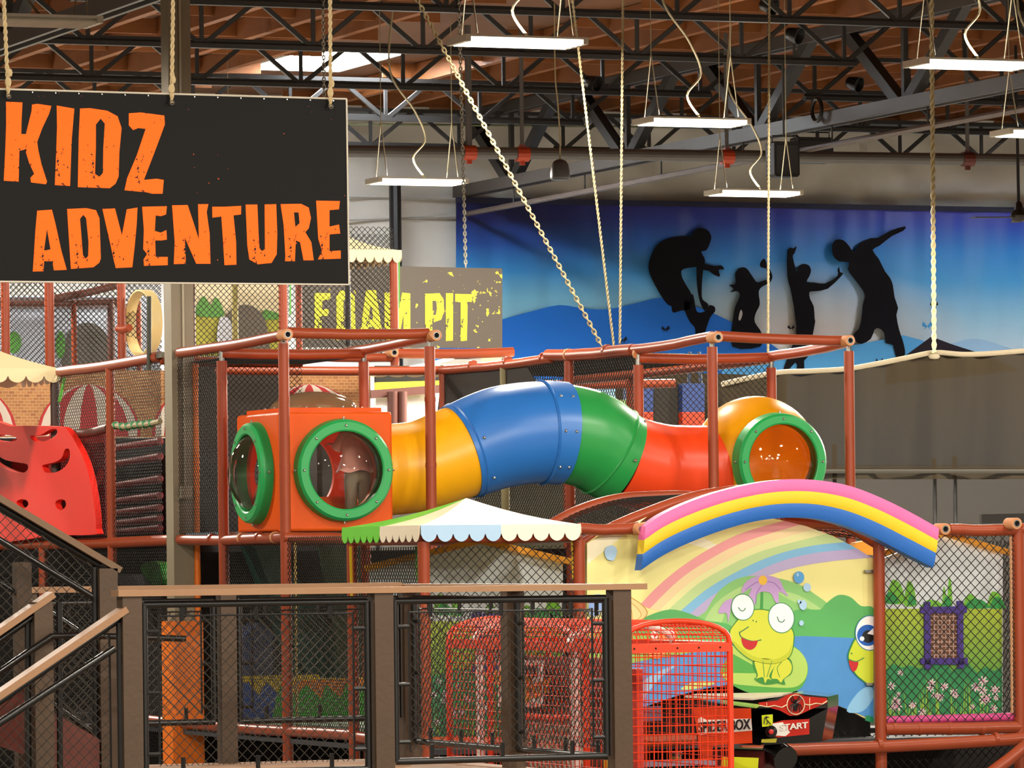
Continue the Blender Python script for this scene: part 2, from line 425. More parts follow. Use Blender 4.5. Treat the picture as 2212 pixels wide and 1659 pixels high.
# ------------------------------------------------------------------ high-bay lamps
TRAY = mat('white lamp tray', '#d8d4c6', .4, .05)
TUBEON = bpy.data.materials.new('lit tube'); TUBEON.use_nodes = True
_b = TUBEON.node_tree.nodes['Principled BSDF']; _b.inputs['Emission Color'].default_value = (1, .93, .72, 1); _b.inputs['Emission Strength'].default_value = 7
TUBEOFF = mat('unlit tube', '#cfcabb', .2)
def lamp(pos, label, group, on=True, shown=True, power=1.0):
    x, y, z = pos; t = thing('hanging_lamp', label, 'lamp', pos, group)
    L, Wd = 1.22, .5
    build('tray', MB().box((x - L / 2, y - Wd / 2, z + .02), (x + L / 2, y + Wd / 2, z + .04)).box((x - L / 2, y - Wd / 2, z - .025), (x - L / 2 + .05, y + Wd / 2, z + .02)).box((x + L / 2 - .05, y - Wd / 2, z - .025), (x + L / 2, y + Wd / 2, z + .02)), TRAY, t)
    for k in range(4):
        yy = y - Wd / 2 + Wd * (k + .5) / 4
        build('tube', MB().cyl((x - L / 2 + .05, yy, z - .008), (x + L / 2 - .05, yy, z - .008), .024, 8), TUBEON if on else TUBEOFF, t)
    if True:
        for sx in (-1, 1):
            ap = V((x + sx * .48, y, z + .75))
            build('hanger', MB().cyl((x + sx * .48, y - .2, z + .06), ap, .007, 5).cyl((x + sx * .48, y + .2, z + .06), ap, .007, 5).cyl(ap, (x + sx * .48, y, 9.13), .006, 5), WIRE, t)
        pts = [(x + .1, y, z + .06), (x - .05, y, z + .3), (x + .12, y, z + .55), (x - .02, y, z + .9), (x - .35, y, z + 1.4), (x - .3, y, z + 2.2)]
        if shown: build('cord', MB().tube(curve(pts, 6), .013, 6), WIRE, t)
    if on:
        # bare tubes under a tray: light goes down and sideways; an added uplight above brightens the roof
        ld = bpy.data.lights.new('lamp_light', 'SPOT'); ld.spot_size = math.radians(176); ld.spot_blend = .12; ld.shadow_soft_size = .3; ld.energy = LAMP_W * power; ld.color = LAMP_COL
        lo = bpy.data.objects.new('lamp_light', ld); C.objects.link(lo); lo.parent = t; lo.location = (0, 0, -.06)
        lu = bpy.data.lights.new('added_uplight', 'AREA'); lu.size = .4; lu.energy = 36; lu.color = LAMP_COL
        uo = bpy.data.objects.new('added_uplight', lu); C.objects.link(uo); uo.parent = t; uo.location = (0, 0, .09); uo.rotation_euler = (math.pi, 0, 0)
    return t
GV = 'lit high-bay lamps in view'
LAMPS = [((1118, 92), 'lit white high-bay lamp hanging at the top centre of the hall'),
         ((901, 393), 'lit high-bay lamp hanging just beside the black kidz sign'),
         ((1494, 265), 'lit high-bay lamp hanging near the grey pendant speaker'),
         ((1628, 418), 'lit high-bay lamp hanging lowest, just above the blue banner'),
         ((2095, 140), 'lit high-bay lamp beside the thick rope, top corner')]
for (px_, py_), lb in LAMPS: lamp(PZ(px_, py_, 6.45), lb, GV, power=6.5 if py_ > 200 else 1.2)
lamp(PZ(62, 46, 6.45), 'unlit high-bay lamp above the kidz sign', 'unlit high-bay lamp', on=False)
lamp(PZ(2262, 290, 6.45), 'high-bay lamp at the edge beside the ceiling fan', GV)
OFFL = 'lit high-bay lamp added over the hall, out of sight'
for x in (2.3, 8, 14, 20, 26):
    for y in (4, 14, 24, 34):
        d = x * FW.x + y * FW.y; a = (x * RT.x + y * RT.y) / max(d, .1)
        if d > 1 and (6.45 - EZ) / d < .118 and abs(a) < .11: continue
        lamp(V((x, y, 6.45)), OFFL, 'added high-bay lamps overhead', shown=False, power=1.25 if y < 30 else .7)  # unseen lamps added to light the upright surfaces
for x, y in ((7.5, 44), (12.6, 52), (28.5, 44), (33.2, 52), (38.3, 52), (12.6, 60.5), (41.5, 62), (17.9, 69.5), (23, 69.5), (20.5, 76.5)):
    lamp(V((x, y, 6.45)), OFFL, 'added high-bay lamps overhead', shown=False, power=6.5 if y > 50 and x > 25 else 2.4)  # more unseen lamps, added to brighten the far wall

# ------------------------------------------------------------------ play structure grid
BX = [13.87 + 1.29 * k for k in range(-2, 6)]      # BX[2] is the near left tower corner
def bx(k): return 13.87 + 1.29 * k
YF, YH, YT, YB, YC, YD, YE = 36.5, 38.1, 39.7, 41.3, 42.9, 44.5, 46.1
L0, L1, L2 = .26, 1.86, 3.53
RP = .045
def post(parent, x, y, z0, z1, r=RP, core=True, m=None):
    o = build('post', MB().cyl((x, y, z0), (x, y, z1), r, 14), m or PIPE, parent, True)
    if core: build('core', MB().cyl((x, y, z1), (x, y, z1 + .09), .024, 8), STEEL, o, True)
    return o
def beam(parent, p, q, r=RP, m=None, name='beam'):
    p, q = V(p), V(q); n = 7; pts = [p + (q - p) * (i / n) + V((0, 0, -.012 * math.sin(math.pi * i / n) + random.uniform(-.003, .003))) for i in range(n + 1)]
    return build(name, MB().tube(pts, r, 14), m or PIPE, parent, True)
def collar(parent, p, d, r=RP + .006, m=None):
    d = V(d).normalized() * .018
    return build('tie', MB().cyl(V(p) - d, V(p) + d, r, 14), m or PIPEK, parent, True)
def openend(parent, p, d=(0, -1, 0)):
    """cut pipe end pointing at the viewer: foam ring, steel tube, dark bore"""
    d = V(d)
    o = build('pipe_end', MB().lathe(p, d, [(.03, -.1), (.047, -.1), (.047, .05), (.044, .055), (.03, .055), (.03, -.1)], 18, False), PIPEK, parent, True)
    build('bore', MB().lathe(p, d, [(.0, .02), (.022, .02), (.022, .058), (.03, .058), (.03, .0)], 14, False), STEEL, o, True)
    build('bore_darkness', MB().lathe(p, d, [(.0, .03), (.0225, .03), (.0225, .025), (0, .025)], 14, False), DARK, o)  # black disc stands in for the darkness down the bore
    return o
def netpart(parent, o, a, b, cell=.052, r=.0032, sag=0, seg=1, m=None, name='net', square=False):
    return build(name, MB().net(o, a, b, cell, r, sag, seg, square), m or NET, parent, kind='stuff', fix=False)

# ---- near left tower
x0, x1 = bx(0), bx(1)
t = thing('tower_frame', 'terracotta foam-sleeved pipe frame standing around the orange cube pod', 'play frame', (x0 + .65, 40.5, GZ))
post(t, x0, YT, GZ, 3.46); post(t, x1, YT, GZ, 3.44); post(t, x0, YB, GZ, 3.38); post(t, x1, YB, GZ, 3.38)
beam(t, (x0 + .02, YT - .03, 3.55), (x1 - .02, YT - .03, 3.55)); beam(t, (x0, YT, 3.53), (x0, 42.45, 3.5)); beam(t, (x1, YT, 3.52), (x1, YC, 3.46)); beam(t, (x0, YB, 3.45), (x1, YB, 3.45)); beam(t, (x0, YC + .1, 3.46), (x1, YC, 3.44))
for px_, py_, yy in ((617, 723, YT - .12), (938, 725, YT - .12)):
    openend(t, PY(px_, py_, yy))
beam(t, (x0, YT, L1), (x0, 42.5, L1)); beam(t, (x0 - .03, YT - .02, L1), (x1, YT - .02, L1)); beam(t, (x1, YT, L1), (x1, YB, L1)); beam(t, (x0, YB, L1 - .01), (x1, YB, L1 - .01))
for yy in (39.95, 40.35, 40.8, 41.6): collar(t, (x0, yy, L1), (0, 1, 0), m=PIPE if yy != 40.8 and yy != 39.95 else PIPEK)
for zz in (.55, 1.1, 2.45, 3.0): collar(t, (x0, YT, zz), (0, 0, 1), RP + .003, PIPE); collar(t, (x1, YT, zz), (0, 0, 1), RP + .003, PIPE)
for zz in (2.3, 2.9, 3.2): collar(t, (x0, YB, zz), (0, 0, 1), RP + .003, PIPE)
beam(t, (x0, YH, L0 + .01), (x0, 43.6, L0)); beam(t, (x0, YT, L0), (x1, YT, L0)); 
build('deck', MB().box((x0 + .03, YT + .03, L1 - .03), (x1 - .03, YB, L1 + .0)), mat('blue deck pad', '#6f8fa8', .6), t)
# nets of the tower: back and top and the lower sides
netpart(t, (x0, YC, L1), (x1 - x0, 0, 0), (0, 0, 1.6)); netpart(t, (x0, YB, L1), (0, YC - YB, 0), (0, 0, 1.6))
netpart(t, (x0, YH, L0), (0, YT - YH, 0), (0, 0, L1 - L0), .05, .0034, .05, 6); netpart(t, (x0, YT, L0), (0, YB - YT, 0), (0, 0, L1 - L0), .05, .0034, .04, 6)
netpart(t, (x0 + .1, YB + .05, 3.42), (x1 - x0 - .1, 0, 0), (0, 1.55, 0), .052)
# rope edging on the net beside the post
build('lacing', rope_mb((x0 + .07, YT - .03, L0), (x0 + .07, YT - .03, L1), .012), mat('yellow lacing', '#b99a55', .8), t, True)

# ---- near right tower
x3, x4 = bx(3), bx(4)
t = thing('tower_frame', 'terracotta pipe frame standing around the yellow ball pod', 'play frame', (x3 + .65, 40.5, GZ))
post(t, x3, YT, GZ, 3.45); post(t, x4, YT, GZ, 3.42); post(t, x3, YB, GZ, 3.36); post(t, x4, YB, GZ, 3.34)
beam(t, (x3 + .02, YT - .03, 3.545), (x4 - .02, YT - .03, 3.51)); beam(t, (x3, YT, 3.54), (x3, YB + .1, 3.5)); beam(t, (x4, YT, 3.5), (x4, YB, 3.44)); beam(t, (x3, YB, 3.42), (x4, YB, 3.43))
openend(t, PY(1546, 729, YT - .12)); openend(t, PY(1831, 736, YT - .12))
beam(t, (x3, YT - .02, L1), (x4, YT - .02, L1)); beam(t, (x3, YT, L1), (x3, YE, L1)); beam(t, (x4, YT, L1), (x4, YE, L1)); beam(t, (x3, YB, L1), (x4, YB, L1))
build('deck', MB().box((x3 + .03, YT + .03, L1 - .03), (x4 - .03, YB, L1)), MATS['blue deck pad'], t)
netpart(t, (x3, YB, L1), (x4 - x3, 0, 0), (0, 0, 1.56), .058, .0036)
collar(t, (x3, YB, 3.46), (0, 1, .2), .052); collar(t, (x4, YB, 3.42), (0, 0, 1), .03)
# ---- long side run behind the tube
t = thing('side_run_frame', 'long sloping terracotta pipe run with black net behind the tube slide', 'play frame', (x3, 44, GZ))
b1 = beam(t, (x3, YB + .1, 3.5), (x3, 43.4, 3.53), .055); b2 = beam(t, (x3, 43.3, 3.5), (x3, YE + .05, 3.5)); beam(t, (bx(1) + .3, YE + .1, 3.5), (x3 + .02, YE + .1, 3.5))
for yy in (YC, YD, YE): post(t, x3, yy, GZ, 3.46, .04 if yy != YC else RP, m=PIPE if yy != YD else mat('old grey yellow pole', '#8a8058', .6))
for yy in (42.0, 42.9, 43.5, 44.4, 45.3): collar(t, (x3, yy, 3.515), (0, 1, 0), .058 if yy < 43.4 else .05, PIPE if yy != 42.9 else PIPEK)
netpart(t, (x3, YB, L1), (0, YE - YB, 0), (0, 0, 1.64), .058, .0036, .06, 8)
netpart(t, (x3, YB, 3.47), (0, YE - YB, 0), (1.29, 0, -.03), .058, .003)
beam(t, (x3 + .1, YE + .1, 3.38), (x4 + 1.2, YE + .1, 3.38)); beam(t, (x4, YB, 3.42), (x4, YE, 3.4))
post(t, x4, YD, GZ, 3.36, .04); post(t, x4, YE, GZ, 3.36, .04)
# dark shade cloth hung on the run
CLOTH = bpy.data.materials.new('dark shade cloth'); CLOTH.use_nodes = True
_n = CLOTH.node_tree; _p = _n.nodes['Principled BSDF']; _p.inputs['Base Color'].default_value = lin('#2e2822'); _p.inputs['Roughness'].default_value = .9; _p.inputs['Alpha'].default_value = .9
tag(build('shade_cloth', MB().prism([PX(955, 800, x3), PX(1135, 788, x3), PX(1160, 830, x3), PX(1150, 930, x3), PX(940, 930, x3)], (.01, 0, 0)), CLOTH), 'dark mesh cloth hanging below the sloping pipe above the blue tube', 'cloth')

# ------------------------------------------------------------------ cube pod
ORANGE = mat('orange moulded plastic', '#ff6614', .45, .06, 2, spec=.3)
translucent(ORANGE, .3)
GREENP = mat('green moulded plastic', '#22a152', .4, .06, 3)
CLEAR = clearmat('clear dome', '#c9b09c', .035, .02, .1)
TINTD = clearmat('amber dome', '#f0a83a', .05, .02, .2)
def holed(mb, c, u, v, nrm, half, R, th, n=48):
    """square plate with a round hole"""
    c, u, v, nr = V(c), V(u), V(v), V(nrm)
    def sq(a):
        x, y = math.cos(a), math.sin(a); k = 1 / max(abs(x), abs(y)); return x * k, y * k
    vs = []
    for k in range(n):
        a = 2 * math.pi * (k + .5) / n if False else 2 * math.pi * k / n
        sx, sy = sq(a); o = c + u * half * sx + v * half * sy; i_ = c + u * R * math.cos(a) + v * R * math.sin(a)
        vs += [o, i_, o - nr * th, i_ - nr * th]
    fs = []
    for k in range(n):
        a, b = 4 * k, 4 * ((k + 1) % n)
        fs += [(a, b, b + 1, a + 1), (a + 2, a + 3, b + 3, b + 2), (a + 1, b + 1, b + 3, a + 3)]
    mb.add(vs, fs)
def pod_window(parent, c, nrm, Ro, Ri, glass, ringth=.095, bulge=.17, nb=8, ringmat=None):
    c, nr = V(c), V(nrm)
    rg = build('window_ring', MB().lathe(c, nr, [(Ri, -.02), (Ri, ringth), (Ri + .012, ringth + .008), (Ro - .02, ringth + .008), (Ro, ringth - .015), (Ro + .015, -.02)], 56, False), ringmat or GREENP, parent, 30)
    x = nr.cross(V((0, 0, 1)));
    if x.length < .05: x = V((1, 0, 0))
    x.normalize(); y = nr.cross(x)
    for k in range(nb):
        a = 2 * math.pi * (k + .0) / nb + math.pi / 2; rr = (Ro + Ri) / 2
        build('bolt', MB().lathe(c + nr * (ringth + .006) + (x * math.cos(a) + y * math.sin(a)) * rr, nr, [(.012, 0), (.012, .008), (.006, .014), (0, .014)], 8), BOLT, rg)
    for k in range(4):
        a = math.pi * k / 2
        p = c + nr * ringth * .45 + (x * math.cos(a) + y * math.sin(a)) * (Ro + .004); d = (x * math.cos(a) + y * math.sin(a))
        build('bolt', MB().lathe(p, d, [(.009, 0), (.009, .02), (0, .024)], 8), BOLT, rg)
    # dome
    R = (Ri * Ri + bulge * bulge) / (2 * bulge); pr = []
    for k in range(11):
        h = bulge * k / 10; pr.append((math.sqrt(max(0, R * R - (R - bulge + h) ** 2)), h))
    build('dome', MB().lathe(c + nr * (ringth * .7), nr, pr, 48, False), glass, parent, 80)
    return rg
yc = YT + .2
xa, xb = PY(603, 1000, yc).x, PY(849, 1000, yc).x; zt, zb2 = PY(720, 889, yc).z, PY(720, 1148, yc).z
ya = PX(511, 1000, xa).y; dep = ya - yc
pod = thing('cube_pod', 'orange plastic cube pod with green-ringed bubble windows in the left tower', 'play pod', ((xa + xb) / 2, (yc + ya) / 2, zb2))
cx_, cy_, cz_ = (xa + xb) / 2, (yc + ya) / 2, (zt + zb2) / 2; hx, hy, hz = (xb - xa) / 2, dep / 2, (zt - zb2) / 2
mb = MB(); e = .03
def plate(c, u, v, nr, hu, hv, R):
    c = V(c); half = max(hu, hv); vs0 = len(mb.v); holed(mb, (0, 0, 0), (1, 0, 0), (0, 1, 0), (0, 0, 1), 1, 1, 1, 56)
    # rebuild with unequal halves
    U, Vv, Nn = V(u), V(v), V(nr)
    for i in range(vs0, len(mb.v)):
        k = (i - vs0) % 4; a = 2 * math.pi * ((i - vs0) // 4) / 56
        q = max(abs(math.cos(a)), abs(math.sin(a)))
        if k in (0, 2): p = c + U * ((hu - e) * math.cos(a) / q) + Vv * ((hv - e) * math.sin(a) / q)
        else: p = c + U * (R * math.cos(a)) + Vv * (R * math.sin(a))
        if k >= 2: p = p - Nn * .05
        mb.v[i] = p
plate((cx_, yc, cz_), (1, 0, 0), (0, 0, 1), (0, -1, 0), hx, hz, .35)
plate((xa, cy_, cz_), (0, -1, 0), (0, 0, 1), (-1, 0, 0), hy, hz, .35)
plate((xb, cy_, cz_), (0, 1, 0), (0, 0, 1), (1, 0, 0), hy, hz, .38)
plate((cx_, ya, cz_), (-1, 0, 0), (0, 0, 1), (0, 1, 0), hx, hz, .36)
plate((cx_, cy_, zt), (1, 0, 0), (0, 1, 0), (0, 0, 1), hx, hy, .33)
mb.box((xa + e, yc + e, zb2), (xb - e, ya - e, zb2 + .05))
for sx in (xa + e, xb - e):
    for sy in (yc + e, ya - e): mb.tube([(sx, sy, zb2 + .005), (sx, sy, zt - e)], e, 12)
    for sz in (zb2 + e, zt - e): mb.tube([(sx, yc + e, sz), (sx, ya - e, sz)], e, 12)
for sy in (yc + e, ya - e):
    for sz in (zb2 + e, zt - e): mb.tube([(xa + e, sy, sz), (xb - e, sy, sz)], e, 12)
for sx in (xa + e, xb - e):
    for sy in (yc + e, ya - e):
        for sz in (zb2 + e, zt - e): mb.ball((sx, sy, sz), e, 12)
build('shell', mb, ORANGE, pod, 35)
zw = PY(741, 1016, yc).z
pod_window(pod, (PY(741 + 4, 1016, yc - .06).x, yc, zw), (0, -1, 0), .42, .325, CLEAR)
pod_window(pod, (xa, (yc + ya) / 2 + .02, zw - .01), (-1, 0, 0), .42, .325, CLEAR)
build('top_plate', MB().box((cx_ - hx * .86, cy_ - hy * .86, zt), (cx_ + hx * .86, cy_ + hy * .86, zt + .035)), ORANGE, pod)
build('skylight_dome', MB().lathe((cx_, cy_, zt + .03), (0, 0, 1), [(.37 * math.cos(a), .155 * math.sin(a)) for a in [math.pi / 2 * k / 10 for k in range(11)]], 40, False), clearmat('smoky dome', '#a88a66', .45, .05, .5), pod, 80)
for k in range(8):
    a = 2 * math.pi * k / 8 + .3; build('bolt', MB().lathe((cx_ + .41 * math.cos(a), cy_ + .41 * math.sin(a), zt + .035), (0, 0, 1), [(.012, 0), (.012, .012), (0, .018)], 8), BOLT, pod)
# inner step seen through the bubble
build('inner_step', MB().box((xa + .25, ya - .32, zb2 + .05), (xb - .1, ya - .06, zb2 + .3)), ORANGE, pod)

# ------------------------------------------------------------------ tube slide
yt = YT + .75
ctr = [PY(a, b, yt) for a, b in ((846, 1018), (905, 1007), (992, 977), (1085, 944), (1180, 934), (1268, 948), (1345, 992), (1430, 1012), (1520, 1014), (1575, 1010))]
rad = [.39, .385, .40, .425, .425, .425, .40, .385, .38, .38]
ctr[0] = V((xb - .03, yt, ctr[0].z))
path = curve(ctr, 8); rr = []
for i in range(len(rad) - 1):
    for j in range(8): rr.append(rad[i] + (rad[i + 1] - rad[i]) * j / 8)
rr.append(rad[-1])
slide = thing('tube_slide', 'crawl tube of yellow, blue, green and orange plastic sections bridging the two towers', 'crawl tube', (path[32].x, yt, path[32].z - .43))
COLS = [('yellow moulded plastic', '#f7b010'), ('blue moulded plastic', '#2c72c4'), ('blue collar plastic', '#2f76c8'), ('green tube plastic', '#2a9a4a'), ('orange tube plastic', '#f0491c')]
YELLOW = mat('yellow ball plastic', '#f8ae0c', .36, .05, 2); translucent(YELLOW, .3)
segs = [(0, 16, 0), (16, 31, 1), (31, 35, 2), (35, 48, 3), (48, 72, 4)]
LAB = ['yellow elbow section', 'long blue section', 'blue bolted collar', 'green section', 'orange end section']
for k, (a, b, c) in enumerate(segs):
    m = mat(COLS[c][0], COLS[c][1], .33, .05, 2)
    g = .012 if k in (1, 2) else 0
    o = build('tube_section', MB().tube(path[a:b + 1], [q + g + (.008 if k == 2 else 0) for q in rr[a:b + 1]], 48, caps=False), m, slide, 60); o['label'] = LAB[k]
    sol = o.modifiers.new('wall', 'SOLIDIFY'); sol.thickness = .02; sol.offset = -1
def ringline(i, m, dr, w=.012):
    d = (path[i + 1] - path[i - 1]).normalized()
    return build('joint_rim', MB().lathe(path[i], d, [(rr[i] + dr, -w), (rr[i] + dr + .012, 0), (rr[i] + dr, w)], 48, False), m, slide, 60)
ringline(31, mat(*COLS[1], .33, .05, 2), .018); ringline(17, mat(*COLS[1], .33, .05, 2), .01); ringline(45, mat(*COLS[3], .33, .05, 2), .002); ringline(68, mat(*COLS[4], .33, .05, 2), .002)
def sbolt(i, ang):
    d = (path[min(i + 1, 72)] - path[i - 1]).normalized(); s_ = V((0, -1, 0)); u_ = d.cross(s_).normalized()
    if u_.z < 0: u_ = -u_
    n_ = s_ * math.cos(ang) + u_ * math.sin(ang)
    build('bolt', MB().lathe(path[i] + n_ * (rr[i] + .015), n_, [(.014, 0), (.014, .008), (.006, .016), (0, .016)], 8), BOLT, slide)
for ang in (.75, 0.0, -.75):
    sbolt(32, ang); sbolt(34, ang)
sbolt(33, 1.45); sbolt(18, .2); sbolt(18, -.7); sbolt(47, -.1); sbolt(47, .9)

# ------------------------------------------------------------------ ball pod
bc = PY(1632, 993, yt); RB = .555
ballt = thing('ball_pod', 'round yellow plastic pod with a green-ringed bubble window in the far tower', 'play pod', (bc.x, bc.y, bc.z - RB))
pr = []
a0 = math.asin(.335 / RB)
for k in range(25):
    a = a0 + (math.pi - a0) * k / 24; pr.append((RB * math.sin(a), RB * math.cos(a)))
sh = build('shell', MB().lathe(bc, (0, -1, 0), pr, 56, False), YELLOW, ballt, 60)
sol = sh.modifiers.new('wall', 'SOLIDIFY'); sol.thickness = .015; sol.offset = -1
pod_window(ballt, bc + V((.015, -.44, -.03)), (0, -1, 0), .415, .325, TINTD, .11, .13)

# ------------------------------------------------------------------ front hut with striped canopy
CREAM = mat('cream vinyl', '#ffedd2', .4, .04, 3); LIME = mat('lime vinyl', '#6fd636', .38, .05, 3); SKYV = mat('pale blue vinyl', '#a5c8e6', .35, .05, 3); LEMON = mat('lemon vinyl', '#f6efc4', .42, .05, 3); BEIGE = mat('beige vinyl', '#e6d3a4', .45, .05, 3)
t = thing('hut_frame', 'terracotta pipe frame of the front hut below the scalloped canopy', 'play frame', (bx(0) + .65, 37.3, GZ))
for x in (bx(0), bx(1)):
    post(t, x, YF, GZ, 1.8, .047, False); post(t, x, YH, GZ, 1.8, .045, False)
    beam(t, (x, YF, 1.82), (x, YH, 1.82), .035)
beam(t, (bx(0), YF, 1.83), (bx(1), YF, 1.83), .035); beam(t, (bx(0), YH, 1.82), (bx(1), YH, 1.82), .035)
xe = PY(1378, 1142, YF).x
beam(t, (bx(1), YF, PY(1290, 1141, YF).z), (xe, YF, PY(1370, 1141, YF).z), .046); openend(t, PY(1381, 1143, YF - .07))
beam(t, (bx(0), YF, L0), (bx(1), YF, L0)); beam(t, (bx(0), YF, L0), (bx(0), YH, L0)); beam(t, (bx(1), YF, L0), (bx(1), YH, L0))
for x in (bx(0), bx(1)):
    for zz in (.7, 1.2): collar(t, (x, YF, zz), (0, 0, 1), .05, PIPE)
netpart(t, (bx(0), YF, L0), (bx(1) - bx(0), 0, 0), (0, 0, 1.5), .072, .0038, -.04, 8)
netpart(t, (bx(0), YF, L0), (0, YH - YF, 0), (0, 0, 1.5), .055, .0036, .03, 6)
# lower deck floor inside the play frame
tag(build('play_deck', MB().box((bx(0), YF, L0 - .1), (bx(4), YE + 3, L0 - .06)), mat('dark play deck', '#3b3a3e', .8)), 'dark lower deck floor running under the hut and towers', 'deck')
# canopy: pyramid roof of vinyl with scalloped valance
def canopy(name, label, xa, xb, ya, yb, ze, apex, front, left, hang=.1, roofm=CREAM, hem=.05, group=None):
    """front / left: list of (material, scallops) along each eave"""
    t = thing(name, label, 'canopy', ((xa + xb) / 2, (ya + yb) / 2, ze - hang), group)
    A = V(apex); c = [V((xa, ya, ze)), V((xb, ya, ze)), V((xb, yb, ze)), V((xa, yb, ze))]
    def face(p, q, parts, tri_m):
        n = len(parts); u = (q - p)
        for k, (m, sc) in enumerate(parts):
            a, b = p + u * (k / n), p + u * ((k + 1) / n)
            mb = MB(); N = 5
            for i in range(N):       # slightly sagging sheet
                pass
            rows = []
            for i in range(7):
                w = i / 6; row = []
                for j in range(5):
                    s_ = a + (b - a) * (j / 4); pnt = s_ + (A - s_) * w; pnt = pnt - V((0, 0, .025 * math.sin(math.pi * w)))
                    row.append(pnt)
                rows.append(row)
            vs = [p_ for r_ in rows for p_ in r_]; fs = [(i * 5 + j, i * 5 + j + 1, (i + 1) * 5 + j + 1, (i + 1) * 5 + j) for i in range(6) for j in range(4)]
            mb.add(vs, fs)
            build('roof_panel', mb, tri_m[k] if isinstance(tri_m, list) else tri_m, t, 60)
            out = V((u.y, -u.x, 0)).normalized() * .012
            pts = []; steps = 10
            for s_ in range(sc):
                for j in range(steps + 1):
                    f = (s_ + j / steps) / sc; d = hang * (.55 + .45 * math.sin(math.pi * j / steps) ** .6) if 0 < j < steps else hang * .5
                    pts.append(a + (b - a) * f + out - V((0, 0, d)))
            poly = [a + out * .6 + V((0, 0, .004))] + pts + [b + out * .6 + V((0, 0, .004))]
            build('valance', MB().prism(poly, -out * .4), m, t, 30)
    face(c[0], c[1], front[0], front[1]); face(c[3], c[0], left[0], left[1])
    face(c[1], c[2], [(CREAM, 7)], CREAM); face(c[2], c[3], [(CREAM, 7)], CREAM)
    return t
ze = PY(1080, 1134, YF - .05).z
canopy('scalloped_canopy', 'cream, lime and pale blue scalloped canopy on the front hut', PY(908, 1140, YF - .06).x, PY(1253, 1140, YF - .06).x, YF - .06, YH + .08, ze, PY(1007, 1076, 37.3), ([(SKYV, 5), (CREAM, 5)], [CREAM, LEMON]), ([(LIME, 6), (CREAM, 6)], [LIME, LEMON]), .125)
# ribbons at the canopy corners
for px_, py0, py1, yy, cm, lb in ((757, 1180, 1300, YH, '#e8c21a', 'yellow ribbon hanging from the lime end of the canopy'), (899, 1180, 1255, YF + .7, '#6ab52e', 'green ribbon hanging inside the front hut'), (1236, 1150, 1252, YF + .1, '#efd43a', 'yellow ribbon hanging beside the right hut post')):
    p, q = PY(px_, py0, yy - .08), PY(px_ + 3, py1, yy - .08)
    tag(build('ribbon', MB().bar(p, q, .022, .004, (0, 1, 0)), mat('ribbon ' + cm, cm, .5)), lb, 'ribbon')

